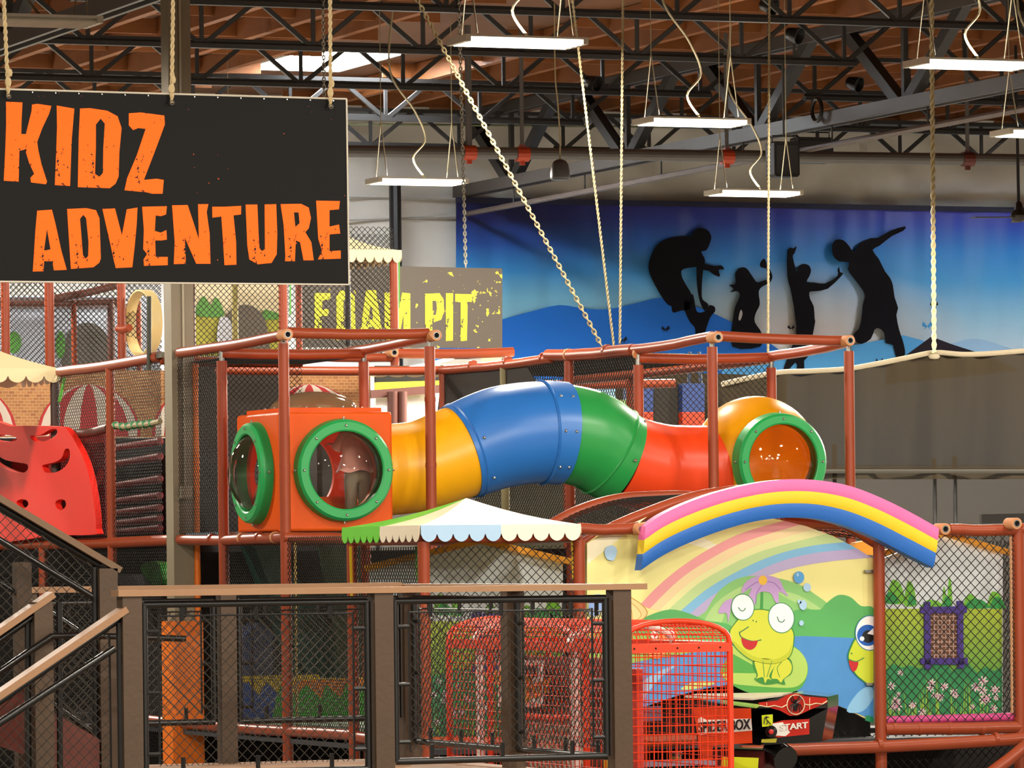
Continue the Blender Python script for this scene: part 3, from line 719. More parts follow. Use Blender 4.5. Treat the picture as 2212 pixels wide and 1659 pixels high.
# ------------------------------------------------------------------ painted house panels (meadow print)
def meadow(name, label, y, xL, xR, ytop_l, apexpx, ytop_r, ybot, skyline, treesets, window=None, flowers=(), th=.03, cat='panel'):
    pts = [(xL, ybot), (xL, ytop_l)] + ([apexpx] if apexpx else []) + [(xR, ytop_r), (xR, ybot)]
    c = PY((xL + xR) / 2, ybot, y); t = thing(name, label, cat, c)
    build('board', flat(MB(), pts, y, th), mat('pale sky print', '#dfe6ea', .5, .05, 2), t)
    e = [.001]
    def P(nm, pl, m, sm=3):
        e[0] += .0008
        if len(pl) > 12:
            mb = MB()
            for q in pl: flat(mb, q, y - e[0], .0006, sm)
            return build(nm, mb, m, t, kind='stuff')
        for q in pl: build(nm, flat(MB(), q, y - e[0], .0006, sm), m, t)
    W_ = xR - xL
    P('grass_print', [[(xL + 1, skyline), (xR - 1, skyline), (xR - 1, ybot - 2), (xL + 1, ybot - 2)]], GRASSM, 0)
    P('tree_print', [q for q in treesets[0]], mat('leaf print light', '#79c23c', .5, .2, 20)); P('tree_print', [q for q in treesets[1]], mat('leaf print dark', '#2f9a4a', .5, .2, 20))
    if flowers:
        fl = random.Random(3); fy0, fy1 = flowers
        P('undergrowth_print', [[(xL + 1, fy0 + 8)] + [(xL + 1 + (W_ - 2) * k / 14, fy0 + fl.uniform(-12, 14)) for k in range(1, 14)] + [(xR - 1, fy0), (xR - 1, fy1), (xL + 1, fy1)]], mat('undergrowth print', '#2f8f55', .5, .3, 12), 0)
        bl = []; ctr_ = []
        for k in range(int(W_ / 9)):
            cx_, cy_ = fl.uniform(xL + 12, xR - 12), fl.uniform(fy0, fy1 - 8); r = fl.uniform(6, 12); a0 = fl.uniform(0, 1)
            for j in range(7):
                a = a0 + 2 * math.pi * j / 7; bl.append(ell(cx_ + math.cos(a) * r * .6, cy_ + math.sin(a) * r * .6, r * .42, r * .17, 8, a))
            ctr_.append(ell(cx_, cy_, r * .2, r * .2, 8))
        P('blade_print', [[(bx_, fy1 - 2), (bx_ + 3, fy1 - 2), (bx_ + fl.uniform(-8, 8), fl.uniform(fy0 + 10, fy1 - 25))] for bx_ in [fl.uniform(xL + 5, xR - 8) for _ in range(int(W_ / 7))]], mat('grass blade print', '#9cc840', .5), 0)
        P('petal_print', bl, mat('petal print', '#f4d9e0', .5, .1, 30), 0); P('flower_eye_print', ctr_, mat('flower eye print', '#e77fa5', .5), 0)
    if window:
        wx0, wy0, wx1, wy1 = window; PUR = mat('purple foam frame', '#4b3792', .6)
        build('hole', flat(MB(), [(wx0, wy0), (wx1, wy0), (wx1, wy1), (wx0, wy1)], y - e[0], .001), mat('brown inner board', '#7a4a30', .7), t)
        e[0] += .004
        mb = MB()
        for k in range(1, 7): xx = wx0 + (wx1 - wx0) * k / 7; flat(mb, [(xx - 1, wy0), (xx + 1, wy0), (xx + 1, wy1), (xx - 1, wy1)], y - e[0], .003)
        for k in range(1, 11): zz = wy0 + (wy1 - wy0) * k / 11; flat(mb, [(wx0, zz - 1), (wx1, zz - 1), (wx1, zz + 1), (wx0, zz + 1)], y - e[0], .003)
        build('window_net', mb, mat('pink cord', '#c9a9a0', .7), t, kind='stuff')
        w = 13
        for q in ([(wx0 - w - 8, wy0 - 11), (wx1 + w + 8, wy0 - 13), (wx1 + w + 8, wy0 + 2), (wx0 - w - 8, wy0 + 3)], [(wx0 - w - 8, wy1 - 2), (wx1 + w + 10, wy1 - 3), (wx1 + w + 10, wy1 + 12), (wx0 - w - 8, wy1 + 11)], [(wx0 - w, wy0 - 22), (wx0, wy0 - 22), (wx0 + 1, wy1 + 22), (wx0 - w + 1, wy1 + 22)], [(wx1, wy0 - 24), (wx1 + w, wy0 - 24), (wx1 + w + 1, wy1 + 20), (wx1 + 1, wy1 + 20)]):
            build('window_frame', flat(MB(), q, y - .02, .018), PUR, t)
    return t, e
GRASSM = bpy.data.materials.new('meadow print'); GRASSM.use_nodes = True
_n = GRASSM.node_tree; _g = _n.nodes.new('ShaderNodeTexCoord'); _s = _n.nodes.new('ShaderNodeSeparateXYZ'); _r = _n.nodes.new('ShaderNodeValToRGB')
_n.links.new(_g.outputs['Generated'], _s.inputs[0]); _n.links.new(_s.outputs['Z'], _r.inputs[0]); _n.links.new(_r.outputs[0], _n.nodes['Principled BSDF'].inputs['Base Color'])
_r.color_ramp.elements[0].color = lin('#3f9f45'); _r.color_ramp.elements[1].color = lin('#b4c83a'); _r.color_ramp.elements[0].position = .25; _n.nodes['Principled BSDF'].inputs['Roughness'].default_value = .5
def bushes(*a): return [smoothpoly([(x - w, yb), (x - w * .95, yb - h * .45), (x - w * .5, yb - h * .95), (x, yb - h), (x + w * .6, yb - h * .8), (x + w, yb - h * .35), (x + w, yb)], 3) for x, yb, w, h in a]
f72 = .349
TRL = bushes((1935, 1303, 18, 50), (1966, 1308, 12, 52), (2040, 1308, 4, 40), (2052, 1308, 5, 60), (2014, 1312, 22, 16), (2098, 1312, 16, 28), (2150, 1312, 16, 34))
TRD = bushes((1925, 1303, 14, 24), (1970, 1306, 8, 22), (2046, 1309, 8, 20), (2110, 1314, 24, 20), (2155, 1314, 15, 24))
YM = YF + .12
mw, e_ = meadow('house_panel', 'meadow-printed house panel with purple-framed window in the end bay', YM, 1911, 2166, 1205, (2040, 1155), 1196, 1556, 1315, (TRL, TRD), (2010, 1322, 2068, 1424), (1440, 1548))
OR2 = mat('orange foam trim', '#e59a26', .6)
g = PY(2040, 1153, YM - .05)
build('roof_trim', MB().bar(PY(2038, 1152, YM - .05), PY(2182, 1194, YM - .05), .03, .045), OR2, mw); build('roof_trim', MB().bar(PY(2040, 1152, YM - .05), PY(1905, 1196, YM - .05), .03, .045), OR2, mw)
build('side_roof', MB().prism([PY(1826, 1196, YM + .5), PY(1850, 1172, YM + .5), PY(1900, 1163, YM + .5), PY(1905, 1200, YM + .5)], (0, .1, 0)), OR2, mw)
TRL2 = bushes((952, 1325, 14, 42), (985, 1330, 10, 40), (1195, 1338, 18, 46), (1140, 1338, 12, 30), (1060, 1325, 10, 22)); TRD2 = bushes((960, 1328, 16, 24), (990, 1330, 9, 18), (1165, 1340, 30, 26), (1200, 1340, 14, 24))
hp, e_ = meadow('house_panel', 'meadow-printed house panel standing inside the front hut', YH - .12, 800, 1216, 1228, (1040, 1168), 1212, 1600, 1342, (TRL2, TRD2), (1040, 1336, 1095, 1440), (1455, 1590))
build('roof_trim', MB().bar(PY(788, 1228, YH - .17), PY(1035, 1168, YH - .17), .03, .05), OR2, hp); build('roof_trim', MB().bar(PY(1030, 1166, YH - .17), PY(1236, 1214, YH - .17), .03, .05), OR2, hp)

# ------------------------------------------------------------------ gallery bay at the right
t = thing('gallery_frame', 'terracotta pipe frame in front of the meadow panel and frog mural', 'play frame', (bx(3), YF, GZ))
post(t, bx(3), YF, GZ, PY(1897, 1158, YF).z, .047); post(t, bx(4) - .05, YF, GZ, PY(2205, 1135, YF).z, .05, False)
za = PY(2100, 1143, YF).z
beam(t, (PY(2050, 1143, YF).x, YF, za), (bx(4) + .05, YF, za), .048); openend(t, PY(2036, 1143, YF - .12))
openend(t, PY(2190, 1131, YF - .12))
beam(t, (bx(3) + .03, YF, PY(1920, 1575, YF).z), (bx(5), YF, PY(2200, 1567, YF).z), .05)
beam(t, (PY(1600, 1625, YF - .15).x, YF - .15, PY(1600, 1624, YF - .15).z), (PY(2240, 1593, YF - .15).x, YF - .15, PY(2240, 1594, YF - .15).z), .05)
beam(t, PY(2110, 1690, YF - .3), PY(2230, 1600, YF - .3), .05); beam(t, PY(1300, 1600, YF - .1), PY(1500, 1596, YF - .1), .05)
for px_ in (1930, 1985, 2050, 2120): collar(t, PY(px_, 1574, YF), (1, 0, 0), .053, PIPE)
for px_ in (1700, 1898, 2150): collar(t, PY(px_, 1624 - (px_ - 1600) * .05, YF - .15), (1, 0, 0), .054, PIPE)
beam(t, (bx(4), YF, za), (bx(4), YH + 1, za))
netpart(t, (bx(3) + .03, YF - .02, PY(1950, 1560, YF).z), (1.19, 0, 0), (0, 0, za - PY(1950, 1560, YF).z), .078, .0042, -.05, 10)
netpart(t, (bx(4) - .05, YF, L0), (0, 1.5, 0), (0, 0, 1.5), .07, .004)
build('pink_roll', MB().cyl(PY(1912, 1556, YF + .05), PY(2196, 1548, YF + .05), .033, 12), mat('pink foam', '#e8559c', .5), t, True)
build('lacing', rope_mb(PY(2183, 1160, YF - .06), PY(2186, 1540, YF - .06), .011), mat('tan lacing', '#b98a63', .8), t, True)
netpart(t, (bx(1), YF + .3, GZ), (3.9, 0, 0), (0, 0, L0 - GZ), .07, .004)
# arched hoops of the bridge behind the mural
t = thing('arch_hoops', 'curved terracotta hoops with black net behind the rainbow arch', 'play frame', (16.4, 37.3, L1))
c1 = curve([PY(a, b, YF + .22) for a, b in ((1258, 1176), (1330, 1137), (1400, 1108), (1470, 1083), (1540, 1067), (1640, 1060), (1740, 1085), (1820, 1128), (1892, 1172))], 5)
c2 = curve([PY(a, b, YH) for a, b in ((1190, 1134), (1240, 1107), (1300, 1086), (1350, 1076), (1400, 1073), (1480, 1072), (1560, 1082), (1640, 1110), (1720, 1150))], 5)
build('hoop', MB().tube(c1, .048, 14), PIPE, t, True); build('hoop', MB().tube(c2, .046, 14), PIPE, t, True)
beam(t, PY(1690, 1128, YF + .35), PY(1885, 1130, YF + .35), .045)
mb = MB()
for i in range(0, len(c1) - 2):
    for k in range(2):
        a, b = (c1[i], c2[min(i + 2, len(c2) - 1)]) if k else (c1[min(i + 2, len(c1) - 1)], c2[i]); mb.tube([a, b], .0035, 3, False)
for k in range(1, 16): mb.tube([c1[i] + (c2[i] - c1[i]) * (k / 16) for i in range(0, len(c1), 3)], .0035, 3, False)
build('net', mb, NET, t, kind='stuff', fix=False)

# ------------------------------------------------------------------ frog mural
YP = YF + .08; f6 = .3851; o6 = (1340, 1020)
def c6(*p): return cut(o6, f6, p)
mur = thing('frog_mural', 'arched mural panel of a yellow frog on a lily pad below a pastel rainbow', 'mural', PY(1600, 1560, YP))
arch_top = [(1268, 1300), (1268, 1174), (1300, 1152), (1360, 1132), (1440, 1122), (1540, 1112), (1620, 1112), (1680, 1122), (1740, 1136), (1800, 1158), (1850, 1184), (1888, 1208)]
arch_bot = [(1888, 1562), (1830, 1532), (1770, 1508), (1700, 1486), (1640, 1476), (1580, 1478), (1520, 1488), (1460, 1504), (1400, 1524), (1340, 1548), (1268, 1585)]
OUT = arch_top + arch_bot
build('board', flat(MB(), OUT, YP, .03), mat('lemon sky print', '#f6ee9c', .35, .03, 2), mur)
_lay = [.001]
def clip(pts, keep):
    """clip polygon (pixel space) against half plane list (a,b,c): a*x+b*y<=c"""
    for a, b, c in keep:
        out = []
        for i in range(len(pts)):
            p, q = pts[i - 1], pts[i]; dp, dq = a * p[0] + b * p[1] - c, a * q[0] + b * q[1] - c
            if (dp <= 0) != (dq <= 0): t_ = dp / (dp - dq); out.append((p[0] + (q[0] - p[0]) * t_, p[1] + (q[1] - p[1]) * t_))
            if dq <= 0: out.append(q)
        pts = out
        if not pts: break
    return pts
KEEP = [(1, 0, 1887), (-1, 0, -1269)]
for (p, q) in zip(arch_top[5:], arch_top[6:]):
    dx, dy = q[0] - p[0], q[1] - p[1]; KEEP.append((dy, -dx, dy * p[0] - dx * p[1]))
def mp(name, col, polys, sm=4, var=.03, parent=None, rough=.35):
    for q in polys:
        q = smoothpoly(q, sm) if sm else q
        q = clip(q, KEEP)
        if len(q) > 2: build(name, flat(MB(), q, YP - _lay[0], .0004), mat('print ' + col, col, rough, var, 4), parent or mur)
    _lay[0] += .0005
def band(pts, w0, w1):
    """ribbon between two offset copies of an open 2-D polyline (w in px downwards)"""
    c = [(p.x, p.y) for p in curve([(a, b, 0) for a, b in pts], 5)]; n = len(c); L_, R_ = [], []
    for i in range(n):
        d = (c[min(i + 1, n - 1)][0] - c[max(i - 1, 0)][0], c[min(i + 1, n - 1)][1] - c[max(i - 1, 0)][1]); l = math.hypot(*d); nx_, ny_ = -d[1] / l, d[0] / l
        L_.append((c[i][0] + nx_ * w0, c[i][1] + ny_ * w0)); R_.append((c[i][0] + nx_ * w1, c[i][1] + ny_ * w1))
    return L_ + R_[::-1]
mp('sunray_print', '#fbf6d2', [c6((-190, 400), (150, 250), (-190, 520)), c6((380, 400), (470, 370), (580, 430), (520, 440))], 0)
BC = [c6((110, 745), (200, 650), (330, 540), (500, 430), (700, 335), (960, 262)), c6((165, 765), (330, 605), (500, 490), (700, 390), (1040, 285)), c6((220, 775), (390, 620), (560, 515), (760, 415), (1100, 318)), c6((260, 780), (430, 630), (600, 530), (800, 440), (1160, 345)), c6((330, 785), (480, 660), (650, 560), (850, 470), (1060, 415), (1260, 392)), c6((390, 795), (520, 690), (700, 590), (900, 500), (1100, 452), (1330, 430)), c6((440, 815), (560, 720), (760, 610), (960, 540), (1180, 500), (1430, 478))]
for k, col in enumerate(('#f4a3a4', '#f8e0ac', '#f1f0ad', '#c6e19c', '#85c3ea', '#c0b3dc')):
    u_ = [(p.x, p.y) for p in curve([(a, b, 0) for a, b in BC[k]], 5)]; l_ = [(p.x, p.y) for p in curve([(a, b, 0) for a, b in BC[k + 1]], 5)]
    mp('rainbow_print', col, [u_ + l_[::-1]], 0)
mp('far_hill_print', '#8dcb77', [c6((440, 850), (480, 780), (560, 660), (680, 590), (820, 585), (980, 620), (1100, 690), (1180, 760), (1180, 860))])
mp('hill_light_print', '#b2da8b', [c6((470, 850), (540, 730), (680, 640), (700, 660), (600, 760), (560, 850)), c6((860, 660), (1000, 690), (1130, 770), (1100, 780), (960, 720))])
mp('near_hill_print', '#5cb464', [c6((90, 850), (170, 800), (280, 770), (380, 790), (480, 830), (620, 860), (640, 960), (60, 960)), c6((900, 940), (960, 790), (1040, 770), (1120, 770), (1150, 740), (1220, 690), (1290, 700), (1350, 750), (1425, 770), (1425, 960), (900, 960))])
mp('lake_print', '#4e94d6', [[(1269, 1425), (1500, 1410), (1590, 1378), (1740, 1374), (1888, 1380), (1888, 1556)] + arch_bot[1:]], 0, .12)
mp('meadow_print', '#8fbf5a', [[(1269, 1372), (1350, 1368), (1440, 1372), (1520, 1385), (1560, 1398), (1480, 1412), (1400, 1425), (1330, 1440), (1269, 1452)]])
mp('water_light_print', '#8cc3ea', [c6((80, 1280), (110, 1190), (210, 1120), (310, 1085), (230, 1150), (160, 1230), (120, 1290)), c6((1155, 360), (1165, 360), (1170, 1300), (1150, 1300)) if False else c6((1270, 1340), (1330, 1240), (1400, 1200), (1420, 1260), (1360, 1340))])
mp('lily_pad_print', '#57ab4a', [c6((560, 1120), (700, 1230), (870, 1245), (1000, 1220), (1048, 1140), (1045, 1060), (980, 980), (860, 940), (700, 960))])
mp('lily_pad_top_print', '#b5d868', [c6((595, 990), (700, 965), (860, 950), (980, 985), (1040, 1050), (1048, 1130), (1010, 1190), (930, 1210), (700, 1195), (620, 1180), (575, 1130), (800, 1125), (740, 1080))], 3)
mp('small_pad_print', '#c3dc87', [c6((340, 1215), (400, 1180), (480, 1172), (530, 1185), (470, 1205), (390, 1220))])
mp('stem_print', '#3f9a48', [c6((785, 770), (790, 670), (802, 670), (800, 770))], 0)
mp('flower_print', '#c4a0d6', [c6((680, 680), (700, 620), (760, 585), (830, 580), (890, 600), (915, 650), (940, 695), (890, 670), (890, 740), (865, 720), (845, 680), (800, 670), (765, 690), (750, 760), (720, 700), (735, 650)), c6((550, 790), (580, 730), (630, 710), (620, 760), (605, 845), (595, 790))])
mp('flower_line_print', '#8f63b0', [band(c6((700, 660), (760, 620), (790, 615)), -.7, .7), band(c6((900, 660), (860, 620), (815, 615)), -.7, .7), band(c6((760, 740), (765, 680), (795, 632)), -.7, .7)], 0)
mp('flower_eye_print', '#f2c23c', [c6(*ell(800, 606, 24, 27))], 0)
mp('frog_outline_print', '#3f8f3c', [c6((632, 860), (612, 900), (640, 980), (740, 1060), (860, 1082), (950, 1040), (976, 950), (968, 880), (900, 820), (830, 772), (740, 770), (680, 800)), c6((750, 1050), (765, 1140), (752, 1162), (800, 1190), (850, 1190), (880, 1185), (925, 1192), (920, 1160), (960, 1130), (966, 1080), (930, 1040))])
mp('frog_body_print', '#d6dc42', [c6((635, 862), (617, 902), (645, 978), (742, 1055), (860, 1076), (946, 1036), (970, 950), (962, 884), (896, 825), (828, 778), (742, 776), (686, 806)), c6((757, 1050), (772, 1138), (760, 1158), (800, 1150), (812, 1183), (826, 1160), (850, 1165), (835, 1140), (870, 1060)), c6((880, 1060), (848, 1150), (880, 1160), (902, 1180), (915, 1160), (955, 1125), (960, 1080), (930, 1045))])
mp('frog_shade_print', '#c2cc34', [c6((640, 950), (742, 1030), (860, 1050), (940, 1010), (960, 960), (946, 1036), (860, 1074), (742, 1053), (648, 980))])
mp('frog_leg_line_print', '#5a9a3c', [band(c6((800, 1060), (808, 1150)), -.8, .8), band(c6((850, 1060), (822, 1150)), -.8, .8), band(c6((905, 1065), (880, 1100), (895, 1150)), -.8, .8)], 0)
mp('frog_eye_ring_print', '#3f8f5c', [c6(*ell(687, 757, 66, 76, rot=-.1)), c6(*ell(903, 817, 75, 87, rot=-.1))], 0)
mp('frog_eye_print', '#fdfdfb', [c6(*ell(687, 757, 61, 71, rot=-.1)), c6(*ell(903, 817, 70, 82, rot=-.1))], 0)
mp('frog_lid_print', '#2f7a52', [band(c6((662, 758), (676, 776), (692, 776), (702, 762)), -1, 1), band(c6((880, 810), (890, 836), (910, 840), (922, 826)), -1, 1), band(c6((668, 900), (700, 880), (720, 866)), -1, 1), band(c6((668, 895), (680, 925), (740, 948), (792, 940)), -1, 1), c6(*ell(745, 832, 4, 4, 8)), c6(*ell(763, 838, 4, 4, 8))], 0)
mp('frog_mouth_print', '#c6262c', [c6((681, 928), (700, 938), (740, 948), (770, 945), (758, 980), (730, 996), (700, 985), (684, 960))])
mp('small_frog_outline_print', '#2f8a4a', [c6((1290, 980), (1275, 1040), (1300, 1110), (1350, 1165), (1425, 1190), (1425, 930), (1330, 920))])
mp('small_frog_print', '#cbd936', [c6((1296, 985), (1282, 1040), (1305, 1105), (1352, 1158), (1425, 1182), (1425, 935), (1335, 928))])
mp('small_frog_eye_ring_print', '#2f7aa0', [c6(*ell(1400, 902, 84, 100))], 0)
mp('small_frog_eye_print', '#fdfdfb', [c6(*ell(1400, 902, 79, 95))], 0)
mp('small_frog_iris_print', '#1e62c0', [c6(*ell(1388, 915, 60, 60))], 0); mp('small_frog_pupil_print', '#14181c', [c6(*ell(1390, 922, 34, 36))], 0); mp('small_frog_glint_print', '#ffffff', [c6(*ell(1356, 934, 13, 13)), c6((1385, 905), (1425, 870), (1425, 915))], 0)
mp('small_frog_mouth_print', '#c6262c', [c6((1284, 1055), (1310, 1062), (1335, 1065), (1325, 1105), (1305, 1118), (1288, 1090))]); mp('small_frog_line_print', '#2f8a4a', [band(c6((1284, 1050), (1320, 1062), (1350, 1050), (1368, 1040)), -1, 1), c6(*ell(1298, 1016, 4, 5, 8))], 0)
mp('bubble_print', '#5aa9e6', [c6(*ell(1002, 590, 30, 34))], 0); mp('bubble_light_print', '#aed4f2', [c6(*ell(1048, 646, 21, 24)), c6(*ell(1025, 745, 21, 28)), c6(*ell(1006, 726, 12, 12)), c6(*ell(1016, 846, 13, 15)), c6(*ell(995, 575, 6, 10)), [(1310, 1182), (1325, 1178), (1333, 1190), (1326, 1210), (1312, 1208), (1306, 1195)]], 3)
mp('shell_print', '#f2d896', [[(1330, 1288), (1362, 1290), (1385, 1305), (1398, 1322), (1390, 1336), (1365, 1345), (1330, 1348)]]); mp('shell_line_print', '#cf9a44', [band([(1362, 1290), (1385, 1305), (1398, 1322), (1390, 1336), (1365, 1345)], -1, 1), band([(1362, 1300), (1378, 1315), (1385, 1330), (1372, 1341)], -.7, .7), band([(1350, 1300), (1364, 1318), (1366, 1340)], -.7, .7)], 0)
mp('crab_print', '#f0975a', [c6((160, 1010), (190, 980), (240, 990), (250, 1020), (220, 1045), (170, 1040)), c6((215, 940), (240, 890), (300, 870), (320, 900), (300, 940))]); mp('crab_eye_print', '#f7e7e2', [c6(*ell(192, 912, 22, 24)), c6(*ell(280, 905, 28, 30))], 0); mp('crab_pupil_print', '#c0485a', [c6(*ell(284, 908, 14, 14)), c6(*ell(196, 914, 8, 10))], 0)
mp('sea_flower_print', '#8fb0e8', [[(1275, 1290), (1300, 1285), (1305, 1310), (1290, 1330), (1273, 1325)]]); mp('corner_leaf_print', '#178a5a', [[(1868, 1556), (1872, 1545), (1886, 1548), (1887, 1562)]], 0)
for a, b in ((1878, 1234), (1880, 1478)):
    build('clip', MB().cbox(PY(a, b, YP - .03), (.08, .03, .02)), STEEL, mur)
# ------------------------------------------------------------------ padded rainbow arch
YR = YF - .22
ou = [(1394, 1137), (1430, 1112), (1480, 1088), (1540, 1066), (1600, 1050), (1660, 1039), (1720, 1035), (1780, 1039), (1840, 1051), (1900, 1074), (1960, 1103), (2028, 1141)]
inn = [(1384, 1232), (1432, 1200), (1490, 1172), (1550, 1149), (1610, 1131), (1665, 1121), (1715, 1118), (1765, 1121), (1820, 1134), (1880, 1157), (1945, 1190), (2016, 1226)]
oc = curve([(a, b, 0) for a, b in ou], 5); ic = curve([(a, b, 0) for a, b in inn], 5)
rb = thing('rainbow_arch', 'padded foam rainbow arch in pink, yellow and blue bands above the mural', 'rainbow arch', PY(1700, 1230, YR))
lv = [0, .31, .63, 1]
for k, (col, nm) in enumerate((('#f06aa8', 'pink band'), ('#e9c516', 'yellow band'), ('#1f66bd', 'blue band'))):
    mb = MB(); rows = []
    for i in range(len(oc)):
        A, B = oc[i], ic[i]; pr = []
        for j in range(7):
            w = lv[k] + (lv[k + 1] - lv[k]) * j / 6; p = A + (B - A) * w; q = PY(p.x, p.y, YR)
            q = q + V((0, -.006 * math.sin(math.pi * j / 6) ** .5 - .012 * math.sin(math.pi * w), 0)); pr.append(q)
        rows.append(pr + [pr[-1] + V((0, .12, 0)), pr[0] + V((0, .12, 0))])
    n = len(rows[0]); vs = [p for r_ in rows for p in r_]; fs = [(i * n + j, i * n + (j + 1) % n, (i + 1) * n + (j + 1) % n, (i + 1) * n + j) for i in range(len(rows) - 1) for j in range(n)] + [tuple(range(n)), tuple(range((len(rows) - 1) * n, len(rows) * n))]
    mb.add(vs, fs)
    o = build('band', mb, mat('vinyl ' + nm, col, .5, .06, 5, bump=.12, bscale=14), rb, 40); o['label'] = nm
for a, b in ((1390, 1144), (2030, 1146)):
    build('bolt', MB().cyl(PY(a, b, YR + .08), PY(a, b, YR + .2), .015, 8), BOLT, rb)

# ------------------------------------------------------------------ hoop game cage
CG = mat('orange red cage paint', '#ee3f16', .4, .08); CW = mat('white cage post', '#efe2da', .4)
gx0, gx1, gy0, gy1 = 13.39, PY(1576, 1390, 31.5).x, 31.5, 34.75
ge = PY(1345, 1402, gy0).z; ga = PY(1462, 1341, gy0).z
cage = thing('hoop_game_cage', 'orange wire cage of the hoop arcade game with an arched roof', 'arcade cage', ((gx0 + gx1) / 2, 33, GZ))
def archpts(y, n=14):
    xm, hw = (gx0 + gx1) / 2, (gx1 - gx0) / 2
    return [V((xm - hw * math.cos(math.pi * i / n), y, ge + .03 + (ga - ge - .03) * (math.sin(math.pi * i / n) ** .8))) for i in range(n + 1)]
for x in (gx0, gx1):
    for y in (gy0, gy1): build('corner_post', MB().cyl((x, y, GZ), (x, y, ge), .022 if y == gy0 else .02, 10), CG, cage, True)
    build('eave_rail', MB().box((x - .02, gy0, ge - .03), (x + .02, gy1, ge + .035)), CG, cage)
for y in (gy0, gy1):
    build('end_rail', MB().box((gx0, y - .02, ge - .03), (gx1, y + .02, ge + .03)), CG, cage); build('arch_tube', MB().tube(archpts(y), .018, 10), CG, cage, True)
    for k in range(5): build('rail_bolt', MB().ball((gx0 + (gx1 - gx0) * (k + .5) / 5, y - .022, ge), .008, 6), BLACKM, cage)
def wires(o, a, b, na, nb, r=.0035):
    o, a, b = V(o), V(a), V(b); mb = MB()
    for i in range(1, na): mb.tube([o + a * (i / na), o + a * (i / na) + b], r, 4, False)
    for i in range(1, nb): mb.tube([o + b * (i / nb), o + b * (i / nb) + a], r, 4, False)
    return mb
hgt = ge - GZ
build('wire_grid', wires((gx0, gy0, GZ), (gx1 - gx0, 0, 0), (0, 0, hgt), 14, 42), CG, cage, kind='stuff', fix=False)
build('wire_grid', wires((gx0, gy0, GZ), (0, gy1 - gy0, 0), (0, 0, hgt), 42, 36), CG, cage, kind='stuff', fix=False)
build('wire_grid', wires((gx1, gy0, GZ), (0, gy1 - gy0, 0), (0, 0, hgt), 42, 36), CG, cage, kind='stuff', fix=False)
mb = MB()
for k in range(50):
    y = gy0 + (gy1 - gy0) * k / 49; mb.tube(archpts(y, 10), .0035, 4, False)
for i in range(1, 14):
    mb.tube([archpts(gy0)[i], archpts(gy1)[i]], .004, 4, False)
build('roof_grid', mb, CG, cage, kind='stuff', fix=False)
for y in (gy0 + .02, gy1 - .02):
    mb = MB()
    for k in range(1, 12):
        ap = archpts(y, 24); q = ap[2 * k]; mb.tube([V((q.x, y, ge)), q], .0035, 4, False)
    for k in range(1, 6):
        z = ge + (ga - ge) * k / 6; xs = [q.x for q in archpts(y, 40) if q.z >= z]
        if len(xs) > 1: mb.tube([(min(xs), y, z), (max(xs), y, z)], .0035, 4, False)
    build('arch_grid', mb, CG, cage, kind='stuff', fix=False)
for y in (gy0 + .95, gy0 + 2.75):
    build('white_post', MB().box((gx0 + .03, y - .035, GZ), (gx0 + .07, y + .035, ge)), CW, cage); build('white_hoop', MB().tube([p - V((0, 0, .03)) for p in archpts(y)], .022, 8), CW, cage, True)
    build('inner_post', MB().cyl((gx0 + .1, y - .07, GZ), (gx0 + .1, y - .07, ge), .025, 8), CG, cage, True)
build('mid_rail', MB().cyl((gx0 + .05, gy0 + .95, PX(1220, 1550, gx0).z), (gx0 + .05, gy0 + 2.1, PX(1140, 1552, gx0).z), .02, 10), CG, cage, True)
# the hoop game inside: backboard with bold orange-yellow lettering shapes, side boards, ramp
game = thing('hoop_game', 'arcade hoop game with white backboard inside the orange cage', 'arcade game', ((gx0 + gx1) / 2, 33.6, GZ))
bxx = gx0 + .32
build('side_board', MB().box((bxx + .1, gy0 + 1.0, GZ), (bxx + .14, gy1 - .1, .95)), mat('mottled red brown board', '#6a3a33', .6, .7, 22), game)
bb = build('backboard', MB().prism([PX(a, b, bxx) for a, b in ((1076, 1427), (1168, 1427), (1168, 1527), (1076, 1527))], (.02, 0, 0)), mat('white backboard', '#ece6e2', .4), game)
LG = mat('orange yellow print', '#f39a12', .4, .3, 18)
def glyph(pts, up=0): build('lettering', MB().prism([PX(a, b, bxx - .006) for a, b in cut((960, 1330), .1983, pts)], (-.008, 0, 0)), LG, game)
for pts in ([(455, 640), (500, 580), (540, 600), (520, 660), (545, 690), (530, 780), (480, 800), (465, 760), (500, 720), (470, 690)], [(555, 600), (580, 590), (575, 700), (600, 700), (605, 590), (640, 585), (640, 700), (610, 750), (565, 745)], [(870, 640), (900, 640), (950, 720), (930, 750), (870, 720)], [(875, 790), (940, 740), (960, 760), (930, 800), (940, 900), (905, 950), (880, 920)], [(960, 770), (1000, 745), (1005, 860), (1030, 850), (1030, 730), (1060, 720), (1060, 870), (975, 900)], [(1070, 715), (1130, 690), (1165, 675), (1160, 720), (1130, 740), (1140, 840), (1105, 845), (1100, 750), (1075, 760)]): glyph(pts)
build('dark_trim', MB().prism([PX(a, b, bxx - .003) for a, b in ((1085, 1437), (1160, 1437), (1162, 1455), (1135, 1480), (1100, 1470))], (-.004, 0, 0)), mat('black print', '#241a22', .5), game)
build('ball_ramp', MB().box((gx0 + .12, gy0 + .1, GZ), (gx1 - .12, gy1 - .3, -.2)), mat('dark red cabinet', '#5c1d1a', .5), game)
build('return_net', MB().net((gx0 + .15, gy0 + 1.0, -.2), (0, 1.1, 0), (0, 0, .7), .09, .008), mat('pale net', '#c9b9a6', .7), game, kind='stuff', fix=False)
build('side_flag', MB().box((gx0 + .2, gy0 + .7, .0), (gx0 + .22, gy0 + .82, .6)), mat('yellow plate', '#d8b423', .5), game)
